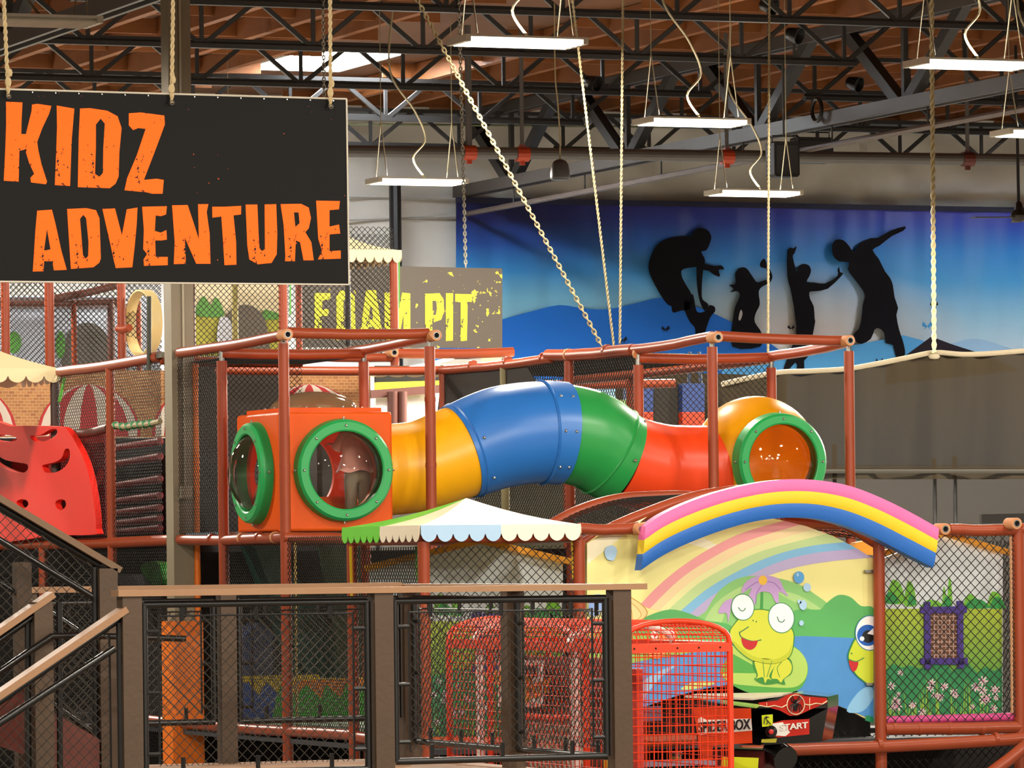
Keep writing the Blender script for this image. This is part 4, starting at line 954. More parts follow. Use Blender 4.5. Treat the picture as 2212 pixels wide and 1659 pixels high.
build('red_panel', MB().box((gx0 + .25, gy0 + .35, GZ), (gx0 + .3, gy0 + .6, .9)), mat('red side board', '#c6351f', .5), game)

# ------------------------------------------------------------------ boxing arcade machine
ya_, yr_, yb_ = 34.55, 34.0, 34.4
def q3(px_, py_, w):      # w<0 towards the left wing, w>0 towards the right wing
    return PY(px_, py_, yr_ + (ya_ - yr_) * max(0, (1634 - px_) / 140) + (yb_ - yr_) * max(0, (px_ - 1634) / 155))
sb = thing('boxing_machine', 'black and red boxing arcade machine with a spider badge beside the cage', 'arcade machine', PY(1650, 1800, 34.4))
sb.location.z = GZ; WORLD[sb.name].z = GZ
GLB = mat('glossy black plastic', '#0d0b0c', .12, .1, coat=.6); REDP = mat('red web print', '#c22316', .3, .15, 6); WHT = mat('white print', '#f2ece4', .4)
BK = V((.35, .55, 0))
headp = [q3(1480, 1506, 0), q3(1500, 1513, 0), q3(1634, 1530, 0), q3(1660, 1512, 0), q3(1713, 1497, 0), q3(1788, 1505, 0), q3(1788, 1530, 0), q3(1775, 1602, 0), q3(1640, 1610, 0), q3(1512, 1602, 0), q3(1498, 1560, 0)]
build('head', MB().prism(headp, BK), GLB, sb)
tp = [q3(1480, 1503, 0), q3(1625, 1508, 0), q3(1690, 1500, 0)]
build('top_tray', MB().prism([tp[0], tp[1], tp[2], tp[2] + BK * .9, tp[0] + BK * .9], (0, 0, -.015)), mat('pale worn top', '#cfc6b4', .3), sb)
off = V((-.004, -.012, 0))
lp = [q3(a, b, 0) + off for a, b in ((1497, 1530), (1622, 1530), (1625, 1605), (1540, 1610), (1535, 1660), (1518, 1660), (1508, 1600))]
side = build('side_print', MB().prism(lp, (.004, .01, 0)), mat('orange red print', '#d8431a', .35, .2, 5), sb)
bp_ = [q3(a, b, 0) + off for a, b in ((1638, 1518), (1680, 1513), (1700, 1501), (1720, 1497), (1738, 1504), (1786, 1508), (1786, 1518), (1750, 1533), (1722, 1546), (1705, 1546), (1685, 1535), (1640, 1522))]
badge = build('badge', MB().prism(bp_, (.004, .02, 0)), REDP, sb)
o2 = off * 2
build('badge_web', MB().tube([q3(a, b, 0) + o2 for a, b in ((1640, 1524), (1658, 1527), (1672, 1524), (1688, 1528), (1699, 1522))], .004, 4).tube([q3(a, b, 0) + o2 for a, b in ((1737, 1521), (1748, 1523), (1762, 1519), (1775, 1521), (1786, 1514))], .004, 4).tube([q3(a, b, 0) + o2 for a, b in ((1655, 1517), (1656, 1527))], .003, 4).tube([q3(a, b, 0) + o2 for a, b in ((1748, 1507), (1748, 1532))], .003, 4), mat('cream line', '#e8d7b0', .5), sb)
build('badge_ring', MB().tube([q3(a, b, 0) + o2 for a, b in ell(1718, 1522, 19, 21, 24)], .004, 5, closed=True), MATS['cream line'], sb)
mb = MB()
mb.prism([q3(a, b, 0) + o2 * 1.2 for a, b in ell(1718, 1528, 4.5, 9, 14)], (0, .004, 0)); mb.prism([q3(a, b, 0) + o2 * 1.2 for a, b in ell(1718, 1515, 4, 4, 12)], (0, .004, 0))
for s_ in (-1, 1):
    for k, (a, b, c_, d) in enumerate(((5, -10, 8, -17), (9, -5, 11, -14), (10, 3, 13, 12), (7, 6, 9, 18))):
        mb.tube([q3(1718, 1518 + k, 0) + o2 * 1.3, q3(1718 + s_ * a, 1519 + b, 0) + o2 * 1.3, q3(1718 + s_ * c_, 1520 + d, 0) + o2 * 1.3], .005, 4)
build('spider_badge', mb, mat('spider black', '#0e0a0c', .4), sb)
stp = [q3(a, b, 0) + off for a, b in ((1668, 1562), (1690, 1556), (1748, 1553), (1748, 1586), (1680, 1593), (1666, 1588))]
build('start_plate', MB().prism(stp, (.004, .01, 0)), REDP, sb); build('start_worn', MB().prism([q3(a, b, 0) + off * 1.4 for a, b in ((1668, 1563), (1690, 1560), (1706, 1582), (1696, 1590), (1668, 1588))], (.004, .006, 0)), WHT, sb)
def lettering(parent, s_, pA, pB, hgt, m, thick=.004, name='lettering', squash=1):
    cu = bpy.data.curves.new('lettering', 'FONT'); cu.body = s_; cu.size = 1; cu.extrude = .01; cu.offset = .012
    to = bpy.data.objects.new('tmp_text', cu); C.objects.link(to); bpy.context.view_layer.update()
    me = to.to_mesh(); vs = [v.co.copy() for v in me.vertices]; fs = [tuple(p.vertices) for p in me.polygons]; to.to_mesh_clear()
    bpy.data.objects.remove(to); bpy.data.curves.remove(cu)
    w = max(v.x for v in vs); h = max(v.y for v in vs); x0_ = min(v.x for v in vs)
    pA, pB = V(pA), V(pB); u = pB - pA; nn = u.cross(V((0, 0, 1))).normalized()
    mb = MB(); mb.add([pA + u * ((v.x - x0_) / (w - x0_)) + V((0, 0, hgt * v.y / h)) + nn * (v.z * thick / .01) for v in vs], fs)
    return build(name, mb, m, parent, fix=False)
INK = mat('black ink', '#15100f', .5)
pA, pB = q3(1508, 1582, 0) + off * 2.2, q3(1620, 1574, 0) + off * 2.2
build('title_strip', MB().prism([q3(a, b, 0) + off * 1.4 for a, b in ((1506, 1556), (1512, 1548), (1525, 1555), (1622, 1552), (1624, 1578), (1522, 1586), (1508, 1588))], (.004, .006, 0)), WHT, sb)
lettering(sb, 'SPIDER BOX', pA, pB, .075, INK)
lettering(sb, 'START', q3(1684, 1578, 0) + off * 2.2, q3(1744, 1572, 0) + off * 2.2, .045, WHT)
YS = mat('yellow sticker', '#d6e021', .5)
build('sticker', MB().prism([q3(a, b, 0) + off for a, b in ((1645, 1545), (1669, 1543), (1669, 1568), (1646, 1570))], (.004, .01, 0)), YS, sb); build('sticker', MB().prism([q3(a, b, 0) + off for a, b in ((1645, 1597), (1678, 1595), (1676, 1604), (1644, 1604))], (.004, .01, 0)), mat('dull yellow sticker', '#b3a92e', .5), sb)
build('sticker_mark', MB().tube([q3(a, b, 0) + off * 2 for a, b in ((1650, 1564), (1651, 1550), (1660, 1549))], .004, 4).tube([q3(a, b, 0) + off * 2 for a, b in ((1654, 1552), (1658, 1558), (1655, 1565))], .004, 4).tube([q3(a, b, 0) + off * 2 for a, b in ((1658, 1557), (1664, 1564))], .004, 4).ball(q3(1655, 1549, 0) + off * 2, .009, 8), INK, sb)
rbt = q3(1665, 1580, 0) + off
build('button', MB().lathe(rbt, (-.35, -.93, 0), [(.045, -.01), (.045, .02), (.02, .03), (.02, .035), (0, .035)], 18), GLB, sb, True); build('button_cap', MB().lathe(rbt + V((-.012, -.03, 0)), (-.35, -.93, 0), [(.018, 0), (.018, .012), (0, .014)], 12), mat('red button', '#d81f1a', .3), sb, True)
build('punch_arm', MB().cyl(q3(1660, 1625, 0) + BK * .4, q3(1700, 1640, 0) - BK * .1, .1, 16), GLB, sb, True)
build('body', MB().prism([q3(1505, 1620, 0) + BK * .3, q3(1640, 1625, 0) + BK * .3, q3(1660, 1625, 0) + BK * 1.0, q3(1520, 1620, 0) + BK * 1.0], (0, 0, -1.55)), mat('dark red cabinet', '#5c1d1a', .5), sb)
build('notice', MB().prism([q3(a, b, 0) - V((.05, .1, 0)) for a, b in ((1560, 1633), (1640, 1636), (1638, 1664), (1558, 1660))], (.004, .01, 0)), YS, sb)
build('grey_box', MB().prism([q3(a, b, 0) + V((.05, .4, 0)) for a, b in ((1402, 1530), (1462, 1528), (1462, 1560), (1402, 1562))], (0, .02, 0)), mat('violet grey panel', '#6a5a72', .4), sb)
# table corner in front of the cage opening
tag(build('clear_counter', MB().box((PY(1372, 1655, 33.0).x, 33.2, PY(1400, 1650, 33.0).z - .03), (PY(1572, 1650, 33.0).x, 33.6, PY(1400, 1650, 33.0).z)), mat('violet grey counter', '#8f7f92', .15)), 'glossy counter top inside the orange cage', 'counter')
jar = thing('jar', 'small dark jar standing on the counter inside the orange cage', 'jar', (PY(1460, 1650, 33.4).x, 33.4, PY(1400, 1650, 33.0).z))
jp = jar.location
build('jar_body', MB().lathe(jp, (0, 0, 1), [(.04, 0), (.042, .03), (.04, .035)], 16), mat('amber jar', '#6d5a35', .2), jar, True); build('lid', MB().lathe(jp + V((0, 0, .035)), (0, 0, 1), [(.048, 0), (.048, .022), (.045, .026), (0, .026)], 16), BLACKM, jar, True)
# black sheet standing in for the darkness of the tunnel under the mural
tag(build('tunnel_darkness', MB().box((bx(1) + .1, YF + .5, GZ), (bx(3) + .15, YF + .55, L0 + .95)), DARK), 'black sheet standing in for the tunnel darkness below the frog mural', 'lining')

tag(build('gloom_lining', MB().box((bx(3) + .2, YF + 1.2, GZ), (bx(5) + 2, YF + 1.25, L0 - .02)), mat('dark gloom fill', '#15100e', .8, .5, 5)), 'added dark lining for the gloom under the deck of the end bay', 'lining')  # added sheet keeps the space below the deck dark

# ------------------------------------------------------------------ hanging signs
SIGNB = worn('black banner print', '#0b0a09', '#d8541a', .765, 26, .6)
SIGNO = worn('orange distressed print', '#ff6508', '#140f0d', .66, 34, .5)
YS1 = 31.3; fa = 760 / 2034
sg = thing('hall_sign', 'black hanging sign with orange KIDZ ADVENTURE lettering', 'sign', PY(345, 612, YS1))
cor = [(-62, 190.5), (748.5, 213.7), (754, 614.7), (-62, 607.5)]
build('board', flat(MB(), cor, YS1, .03), SIGNB, sg)
mb = MB()
for i in range(4): mb.tube([PY(*cor[i], YS1 - .002), PY(*cor[(i + 1) % 4], YS1 - .002)], .006, 5)
build('edging', mb, mat('pale edge tape', '#c9c0ae', .5), sg)
def ca(*p): return cut((0, 0), fa, p)
LET = [ca((35, 588), (130, 592), (125, 690), (123, 775), (150, 775), (183, 640), (185, 605), (215, 600), (297, 612), (285, 655), (245, 740), (215, 820), (222, 870), (240, 950), (272, 1050), (265, 1065), (180, 1055), (176, 1028), (198, 1005), (168, 940), (150, 880), (155, 862), (112, 872), (108, 1050), (22, 1045), (30, 880), (36, 720)),
       ca((328, 610), (430, 628), (415, 800), (405, 1075), (317, 1070), (325, 880), (330, 740)),
       ca((463, 627), (520, 625), (620, 640), (680, 672), (703, 740), (690, 880), (686, 1020), (668, 1062), (635, 1088), (450, 1082), (455, 800)),
       ca((745, 655), (815, 650), (950, 668), (953, 720), (905, 850), (832, 1040), (905, 1033), (947, 1040), (940, 1120), (880, 1120), (850, 1112), (720, 1100), (735, 1030), (790, 900), (842, 745), (800, 740), (770, 752), (745, 725)),
       ca((215, 1218), (300, 1212), (320, 1290), (355, 1450), (386, 1560), (312, 1563), (303, 1510), (255, 1510), (252, 1568), (190, 1570), (195, 1490), (205, 1330)),
       ca((388, 1208), (500, 1203), (555, 1215), (575, 1262), (580, 1400), (583, 1495), (573, 1520), (540, 1545), (410, 1555), (400, 1400)),
       ca((592, 1208), (665, 1205), (705, 1360), (733, 1210), (795, 1200), (790, 1300), (778, 1430), (765, 1545), (668, 1550), (640, 1420)),
       ca((822, 1195), (965, 1192), (960, 1240), (930, 1250), (900, 1245), (895, 1335), (930, 1345), (962, 1330), (965, 1385), (935, 1390), (897, 1390), (900, 1485), (970, 1485), (970, 1533), (833, 1537), (830, 1500), (850, 1470), (828, 1440), (832, 1330)),
       ca((995, 1187), (1085, 1185), (1120, 1290), (1150, 1385), (1145, 1180), (1205, 1180), (1195, 1225), (1212, 1350), (1217, 1525), (1135, 1525), (1068, 1372), (1075, 1525), (1005, 1527), (1010, 1400)),
       ca((1227, 1195), (1300, 1195), (1395, 1190), (1393, 1240), (1350, 1245), (1365, 1400), (1367, 1530), (1298, 1533), (1290, 1400), (1280, 1252), (1228, 1258)),
       ca((1420, 1183), (1488, 1182), (1495, 1350), (1500, 1435), (1515, 1452), (1532, 1440), (1530, 1182), (1597, 1180), (1603, 1350), (1600, 1470), (1570, 1520), (1490, 1528), (1442, 1500), (1430, 1420)),
       ca((1622, 1180), (1740, 1178), (1785, 1200), (1798, 1260), (1785, 1320), (1765, 1342), (1800, 1400), (1814, 1505), (1755, 1505), (1735, 1400), (1710, 1390), (1705, 1510), (1648, 1510), (1650, 1480), (1640, 1300)),
       ca((1828, 1160), (1965, 1162), (1960, 1210), (1905, 1215), (1905, 1310), (1960, 1298), (1967, 1350), (1905, 1355), (1905, 1452), (1970, 1448), (1970, 1495), (1838, 1500), (1862, 1450), (1840, 1380))]
HOL = [ca((555, 720), (582, 686), (606, 715), (597, 860), (595, 1000), (575, 1022), (550, 1005), (555, 850)), ca((272, 1325), (292, 1442), (255, 1448)), ca((463, 1265), (482, 1242), (498, 1262), (512, 1400), (510, 1480), (495, 1496), (480, 1475), (470, 1350)), ca((1700, 1228), (1726, 1228), (1732, 1290), (1708, 1312))]
for q in LET: build('letter', flat(MB(), q, YS1 - .003, .003), SIGNO, sg)
for q in HOL: build('letter_counter', flat(MB(), q, YS1 - .0045, .001), SIGNB, sg)
for k in range(16):
    u = (k + .5) / 16; build('eyelet', MB().ball(PY(-55 + 800 * u, 196 + 22.5 * u, YS1 - .006), .007, 6), BOLT, sg)
for (a, b), (c_, d), lb in (((8, -10), (18, 208), 'twisted rope holding the kidz sign, nearest the edge of the picture'), ((374, -10), (371, 222), 'twisted rope holding the kidz sign, in front of the beige column'), ((713, -10), (714, 230), 'twisted rope holding the kidz sign at its far corner')):
    p, q = PY(c_, d, YS1 - .03), PY(a, b, YS1 - .03); q = p + (q - p) * ((8.9 - p.z) / (q.z - p.z))
    ro = thing('sign_rope', lb, 'rope', p, 'ropes holding the kidz sign')
    build('strand', rope_mb(p, q, .013), ROPE, ro, True); build('knot', MB().ball(p + V((0, 0, .09)), .022, 8, (1, 1, 1.6)).ball(p + V((.01, 0, .15)), .02, 8, (1, 1, 1.5)), ROPE, ro, True); build('ring', MB().tube([p + V((.014 * math.cos(a_), -.01, .014 * math.sin(a_))) for a_ in [2 * math.pi * j / 8 for j in range(8)]], .004, 4, closed=True), STEEL, ro)
YS2 = 58.0
fp = thing('foam_pit_sign', 'dark hanging sign with worn yellow FOAM PIT lettering', 'sign', PY(860, 752, YS2))
build('board', flat(MB(), [(652, 571), (1085, 580), (1085, 752), (655, 750)], YS2, .03), worn('dark grunge print', '#3b342c', '#8f8226', .66, 9, .5), fp)
fb = .3376
def cb(*p): return cut((740, 430), fb, p)
FOAM = [[(680, 633), (714, 633), (713, 648), (696, 648), (695, 668), (710, 668), (709, 682), (695, 682), (694, 728), (680, 728)],
        [(727, 640), (735, 628), (755, 628), (766, 640), (768, 715), (757, 728), (736, 728), (727, 716)],
        [(791, 627), (812, 627), (827, 730), (809, 730), (807, 706), (797, 706), (795, 730), (777, 730)],
        [(831, 632), (846, 632), (857, 690), (869, 632), (886, 634), (886, 728), (872, 728), (872, 676), (862, 728), (852, 728), (844, 676), (844, 728), (831, 728)],
        cb((528, 607), (620, 603), (645, 640), (650, 720), (630, 772), (575, 790), (572, 905), (530, 905)), cb((662, 603), (707, 603), (705, 905), (662, 908)), cb((722, 607), (830, 610), (825, 660), (800, 655), (795, 905), (757, 908), (757, 660), (722, 655))]
FY = worn('yellow distressed print', '#efe21c', '#39321f', .62, 14, .5)
for q in FOAM: build('letter', flat(MB(), q, YS2 - .006, .005), FY, fp)
for q in ([(742, 648), (752, 648), (752, 708), (742, 708)], [(799, 664), (804, 664), (806, 690), (797, 690)], cb((575, 650), (600, 650), (605, 700), (598, 740), (575, 745))): build('letter_counter', flat(MB(), q, YS2 - .008, .001), MATS['dark grunge print'], fp)
for a, b in (((996, 190), (1006, 578)), ((700, 190), (705, 571))):
    p, q = PY(*b, YS2 + .01), PY(*a, YS2 + .01); q = p + (q - p) * ((8.6 - p.z) / (q.z - p.z))
    tag(build('sign_chain', chain_mb(p, q, .06, .008), CHAINM), 'thin steel chain holding the foam pit sign' + (' in front of the white wall' if a[0] > 900 else ' behind the kidz sign'), 'chain')

# ------------------------------------------------------------------ building column with padded foot
COL = mat('beige column paint', '#8d816b', .55, .1, 5, bump=.1)
cxm, cym, hw = 13.92, 42.62, .103
col = thing('column', 'tall beige steel column passing behind the kidz sign', 'column', (cxm, cym, GZ))
build('shaft', MB().box((cxm - hw, cym - hw, GZ), (cxm + hw, cym + hw, 9.1)), COL, col)
zc0 = PY(400, 1050, cym - hw).z; xq = PY(397, 900, cym - hw).x
build('conduit', MB().cyl((xq, cym - hw - .015, zc0), (xq, cym - hw - .015, 9), .012, 8), mat('beige conduit', '#b0a68e', .4), col, True)
build('junction_box', MB().box((xq - .05, cym - hw - .07, zc0 - .11), (xq + .05, cym - hw, zc0)), mat('beige box', '#a49a84', .45), col)
for z in (zc0 + .9, zc0 + 2.2): build('clip', MB().cbox((xq, cym - hw - .02, z), (.05, .03, .02)), mat('beige conduit', '#b0a68e'), col)
ORV = mat('orange vinyl pad', '#f57a1a', .45, .06, 6)
pd = thing('column_pad', 'orange vinyl safety pad wrapped around the foot of the beige column', 'pad', (cxm, cym, GZ)); pw = .145; zp = PY(380, 1342, cym - pw).z
build('pad_side', MB().box((cxm - pw, cym - pw, GZ), (cxm - hw - .002, cym + pw, zp)), ORV, pd); build('pad_front', MB().box((cxm - hw, cym - pw, GZ), (cxm + pw, cym - hw - .002, zp)), ORV, pd)
build('pad_side', MB().box((cxm + hw + .002, cym - hw, GZ), (cxm + pw, cym + pw, zp)), ORV, pd)
xs_ = PY(424, 1000, YC - .4).x; z0_, z1_ = PY(430, 1560, YC - .4).z, PY(420, 785, YC - .4).z
tag(build('orange_sleeve', MB().tube([(xs_, YC - .4, z0_ + (z1_ - z0_) * k / 10) for k in range(11)], [.026 + .003 * math.sin(k * 2) for k in range(11)], 10), ORV, None, True), 'thin orange foam sleeve standing upright beside the beige column', 'foam sleeve')

# ------------------------------------------------------------------ left side run of the play structure (plane X = 13.87)
t = thing('left_run_frame', 'terracotta pipe frame with net running back beside the red climbing panel', 'play frame', (x0, 45, GZ))
beam(t, PX(345, 770, x0), PX(130, 803, x0), .048); beam(t, (x0, 42.75, L1), (x0, 49.5, L1), .05)
post(t, x0, YD, GZ, 3.45, .042, False); post(t, x0, 46.7, GZ, L1, .045, False); post(t, x0, YE + .15, L1, 3.4, .045, False, mat('dark brown pole', '#3f2a22', .5))
beam(t, PX(235, 925, x0), PX(150, 938, x0), .042, mat('dark brown sleeve', '#5a3026', .5))
build('bracket', MB().bar(PX(322, 772, x0 - .02), PX(352, 766, x0 - .02), .03, .05), STEEL, t); build('clamp_rod', MB().cyl(PX(322, 640, x0 - .05), PX(322, 800, x0 - .05), .022, 8), mat('dark olive rod', '#3f4034', .5), t, True)
netpart(t, (x0, 43.0, L1), (0, 3.4, 0), (0, 0, 1.6), .055, .0034, .04, 8); netpart(t, (x0, 42.9, GZ), (0, 6, 0), (0, 0, L1 - GZ), .055, .0034)
gr = curve([PX(a, b, x0 - .02) for a, b in ((246, 918), (270, 922), (295, 918), (320, 916), (346, 910))], 4)
build('wrapped_rope', MB().tube(gr, .024, 8), mat('pale tan sleeve', '#a3936d', .7), t, True)
for k in range(7):
    i = 1 + k * 2; build('green_wrap', MB().cyl(gr[i] - V((0, .015, .02)), gr[i] + V((0, .015, .02)), .03, 8), mat('green tape', '#3f8a58', .6), t)
# red rollers behind the net
ROLL = ['third dark red foam roller down behind the left net', 'fourth dark red foam roller down behind the left net', 'fifth dark red foam roller down behind the left net', 'second lowest dark red foam roller behind the left net', 'lowest dark red foam roller behind the left net', 'second dark red foam roller down behind the left net', 'topmost dark red foam roller just below the green-wrapped rope']
for k, (ya_, yb_) in enumerate(((1052, 1038), (1085, 1074), (1110, 1100), (1132, 1124), (1150, 1145), (1005, 990), (970, 957))):
    p, q = PX(210, ya_ + 4, x0 + .75), PX(346, yb_ - 4, x0 + .75)
    tag(build('foam_roller', MB().cyl(p, q, .035, 10), mat('dark red roller', '#8e1f1c', .5), None, True), 'dark red foam roller behind the left net, ' + ('third from the bottom of the low stack', 'fourth', 'fifth', 'sixth', 'lowest', 'second from the top', 'topmost')[k] + ' of the stack' if False else ROLL[k], 'roller', 'dark red rollers behind the left net')
# added dark sheets standing in for the gloom behind the nets
for nm, mb, lb in (('gloom_sheet', MB().box((x0 + 1.6, 43.4, GZ), (x0 + 1.65, 52, 2.72)), 'added dark sheet for the gloom behind the stacked red rollers'),
                   ('gloom_sheet', MB().box((x0 + .1, 43.0, GZ), (x3, 43.05, 1.75)), 'added dark sheet for the gloom under the orange cube tower'),
                   ('gloom_sheet', MB().box((10, 49.6, GZ), (x0 + 1.6, 49.65, 1.8)), 'added dark sheet for the gloom below the red climbing panel')):
    tag(build(nm, mb, mat('dark gloom fill', '#15100e', .8, .5, 5)), lb, 'dark sheet')
# red climbing panel with cut-out grips
def boolean(o, cutters):
    for c in cutters:
        m = o.modifiers.new('cut', 'BOOLEAN'); m.object = c; m.operation = 'DIFFERENCE'; m.solver = 'EXACT'
    bv = o.modifiers.new('round', 'BEVEL'); bv.width = .012; bv.segments = 2; bv.limit_method = 'ANGLE'
    bpy.context.view_layer.update(); dg = bpy.context.evaluated_depsgraph_get(); me = bpy.data.meshes.new_from_object(o.evaluated_get(dg))
    o.modifiers.clear(); o.data = me
    for c in cutters: bpy.data.objects.remove(c)
fc = 460 / 1231
def cl(*p): return cut((0, 560), fc, p)
xp = x0 - .1
po = smoothpoly(cl((-60, 985), (60, 965), (200, 962), (350, 968), (395, 995), (440, 1065), (490, 1170), (525, 1300), (548, 1450), (555, 1560), (545, 1592), (300, 1595), (-60, 1590)), 3)
clm = thing('plastic_climber', 'red plastic climbing panel with curved grip slots beside the stair rail', 'climbing panel', PX(100, 1157, xp))
pan = build('shell', MB().prism([PX(a, b, xp) for a, b in po], (.06, 0, 0)), mat('red moulded plastic', '#ee2a1e', .38, .06, 2), clm)
cuts = []
for h in (cl((175, 1022), (230, 1018), (290, 985), (325, 982), (328, 1010), (290, 1040), (240, 1055), (195, 1050)), cl((-30, 1020), (40, 1015), (90, 1030), (95, 1045), (60, 1055), (-30, 1045)), cl((248, 1190), (310, 1175), (355, 1150), (375, 1100), (400, 1100), (402, 1150), (375, 1200), (320, 1232), (265, 1232), (248, 1210)), cl((-30, 1130), (30, 1160), (100, 1175), (155, 1185), (160, 1215), (130, 1235), (70, 1225), (-30, 1175)), cl((320, 1405), (345, 1388), (375, 1395), (380, 1425), (355, 1452), (328, 1440)), cl((95, 1405), (120, 1388), (155, 1395), (163, 1420), (140, 1440), (110, 1435))):
    h = smoothpoly(h, 3); cuts.append(build('cutter', MB().prism([PX(a, b, xp) - V((.3, 0, 0)) for a, b in h], (.8, 0, 0)), DARK))
boolean(pan, cuts)
build('backing', MB().box((x0 + .25, 45.5, L1 + .06), (x0 + .28, 50, 2.9)), mat('dark red backing', '#a11c16', .5), clm)
# circus mural behind the nets
YQ = 48.6
BR = bpy.data.materials.new('brick print'); BR.use_nodes = True; _n = BR.node_tree; _k = _n.nodes.new('ShaderNodeTexBrick'); _c = _n.nodes.new('ShaderNodeTexCoord'); _m = _n.nodes.new('ShaderNodeMapping'); _m.inputs['Rotation'].default_value = (math.pi / 2, 0, 0)
_n.links.new(_c.outputs['Object'], _m.inputs[0]); _n.links.new(_m.outputs[0], _k.inputs['Vector']); _k.inputs['Scale'].default_value = 8; _k.inputs['Color1'].default_value = lin('#b57c40'); _k.inputs['Color2'].default_value = lin('#9a5e2e'); _k.inputs['Mortar'].default_value = lin('#bfa074'); _n.links.new(_k.outputs[0], _n.nodes['Principled BSDF'].inputs['Base Color'])
cm = thing('circus_mural', 'brick-printed mural of red and white striped domes behind the nets', 'mural', PY(380, 940, YQ))
build('board', flat(MB(), [(-60, 800), (800, 800), (800, 945), (-60, 945)], YQ, .03), BR, cm)
build('gloom_board', flat(MB(), [(-60, 946), (800, 946), (800, 1240), (-60, 1240)], YQ, .03), MATS['dark gloom fill'], cm)  # added dark board hides the bright wall below the mural
tag(build('gloom_drape', flat(MB(), [(402, 778), (600, 778), (606, 990), (402, 990)], 47.2, .01), CLOTH), 'dark mesh drape added to darken the nets between column and cube tower', 'drape')  # added sheet gives the darkness of layered nets
for cx2 in (-75, 192, 440, 668):
    cy2 = 942; R2 = 112; wh, rd = MB(), MB()
    for k in range(9):
        a0_, a1_ = math.pi * k / 9, math.pi * (k + 1) / 9
        # stripes curve from the crown: meridians of a dome
        def mer(th): return [(cx2 + R2 * math.cos(th) * math.sin(s_) , cy2 - R2 * math.cos(s_)) for s_ in [math.pi / 2 * j / 8 for j in range(9)]]
        pl = mer(a0_) + mer(a1_)[::-1][:-1]
        flat(rd if k % 2 == 0 else wh, pl, YQ - .003, .002)
    build('stripe_print', wh, mat('white dome print', '#cfc4b4', .6), cm); build('stripe_print', rd, mat('red dome print', '#b01f22', .6), cm)
# ------------------------------------------------------------------ upper storey behind, left
YU = 50.5
t = thing('upper_left_frame', 'upper storey pipe frame with nets below the kidz sign, left of the column', 'play frame', PY(150, 790, YU))
z_hi, z_lo = PY(100, 480, YU).z, PY(100, 800, YU).z
for px_, r_, m_ in ((12, .045, PIPE), (107, .05, PIPE), (263, .045, PIPE), (240, .04, MATS['dark brown sleeve']), (160, .03, PIPE), (300, .03, PIPE)):
    p = PY(px_, 700, YU + (0 if r_ > .041 else .9)); post(t, p.x, p.y, z_lo, z_hi if r_ > .041 else PY(px_, 640, YU).z, r_, False, m_)
beam(t, PY(112, 646, YU + .9), PY(270, 612, YU + .9), .04, MATS['dark brown sleeve']); beam(t, PY(-30, 655, YU + .9), PY(270, 652, YU + .9), .03, MATS['dark brown sleeve'])
beam(t, PY(255, 710, YU - .05), PY(280, 708, YU - .25), .04)
netpart(t, PY(-40, 800, YU), PY(350, 800, YU) - PY(-40, 800, YU), V((0, 0, 1.0)), .06, .0038)
netpart(t, PY(-40, 800, YU + 1.2), PY(350, 800, YU + 1.2) - PY(-40, 800, YU + 1.2), V((0, 0, 1.0)), .06, .0038)
# cream hoop
hc = PY(310, 698, YU - .3)
tag(build('tunnel_hoop', MB().lathe(hc, (1, .12, 0), [(.33, -.06), (.345, -.06), (.345, .06), (.33, .06), (.33, -.06)], 40, False), mat('cream plastic hoop', '#d8c48c', .4), None, 30), 'cream plastic hoop standing edge-on beside the column top', 'hoop')
bp = thing('sky_panel', 'pale blue panel with a dark arched doorway on the upper storey', 'panel', PY(180, 790, YU + 2))
build('board', flat(MB(), [(-40, 640), (345, 640), (345, 800), (-40, 800)], YU + 2, .03), mat('pale blue print', '#b7c2d6', .6, .06), bp)
build('doorway_print', flat(MB(), [(140, 800), (140, 745), (155, 712), (185, 697), (215, 706), (235, 735), (240, 800)], YU + 1.99, .005, 3), mat('grey doorway', '#57534e', .7), bp)
build('bush_print', flat(MB(), ell(131, 745, 10, 30), YU + 1.98, .005), mat('bush print', '#4f9a3a', .6, .2, 10), bp); build('bush_print', flat(MB(), ell(30, 740, 16, 24), YU + 1.98, .005), MATS['bush print'], bp)
build('cornice', MB().bar(PY(-40, 655, YU + 1.9), PY(260, 655, YU + 1.9), .06, .12), mat('grey brown cornice', '#6a5a5c', .6), bp)
# left awning
canopy('scalloped_awning', 'cream scalloped awning at the edge beside the left pipe run', PY(-260, 795, 46.2).x, PY(133, 796, 46.2).x, 46.2, 47.6, PY(133, 797, 46.2).z, PY(-50, 738, 46.9), ([(BEIGE, 10)], BEIGE), ([(BEIGE, 6)], BEIGE), .13)
tag(build('green_ribbon', MB().bar(PY(140, 815, 46), PY(128, 868, 46), .03, .004, (0, 1, 0)), mat('ribbon #59a83a', '#59a83a', .5)), 'green ribbon tied at the corner of the cream awning', 'ribbon')
# ------------------------------------------------------------------ upper storey behind, centre
YV = 48.0
t = thing('upper_middle_frame', 'upper storey pipe frame with nets between the column and foam pit sign', 'play frame', PY(620, 760, YV))
for px_, r_, m_, top, lo in ((852, .045, PIPE, 545, 790), (612, .045, PIPE, 500, 790), (646, .035, PIPE, 500, 780), (508, .032, mat('old yellow pole', '#9a8f4a', .6), 500, 800), (414, .04, MATS['dark brown sleeve'], 500, 800), (752, .03, BLACKM, 520, 740)):
    p = PY(px_, 700, YV + (0 if r_ > .041 else .8)); post(t, p.x, p.y, PY(px_, lo, YV).z, PY(px_, top, YV).z, r_, False, m_)
beam(t, PY(850, 763, YV), PY(1108, 760, YV), .05); openend(t, PY(848, 762, YV - .1)); beam(t, PY(640, 768, YV), PY(845, 772, YV), .045)
netpart(t, PY(410, 780, YV), PY(852, 780, YV) - PY(410, 780, YV), V((0, 0, 1.35)), .06, .0038)
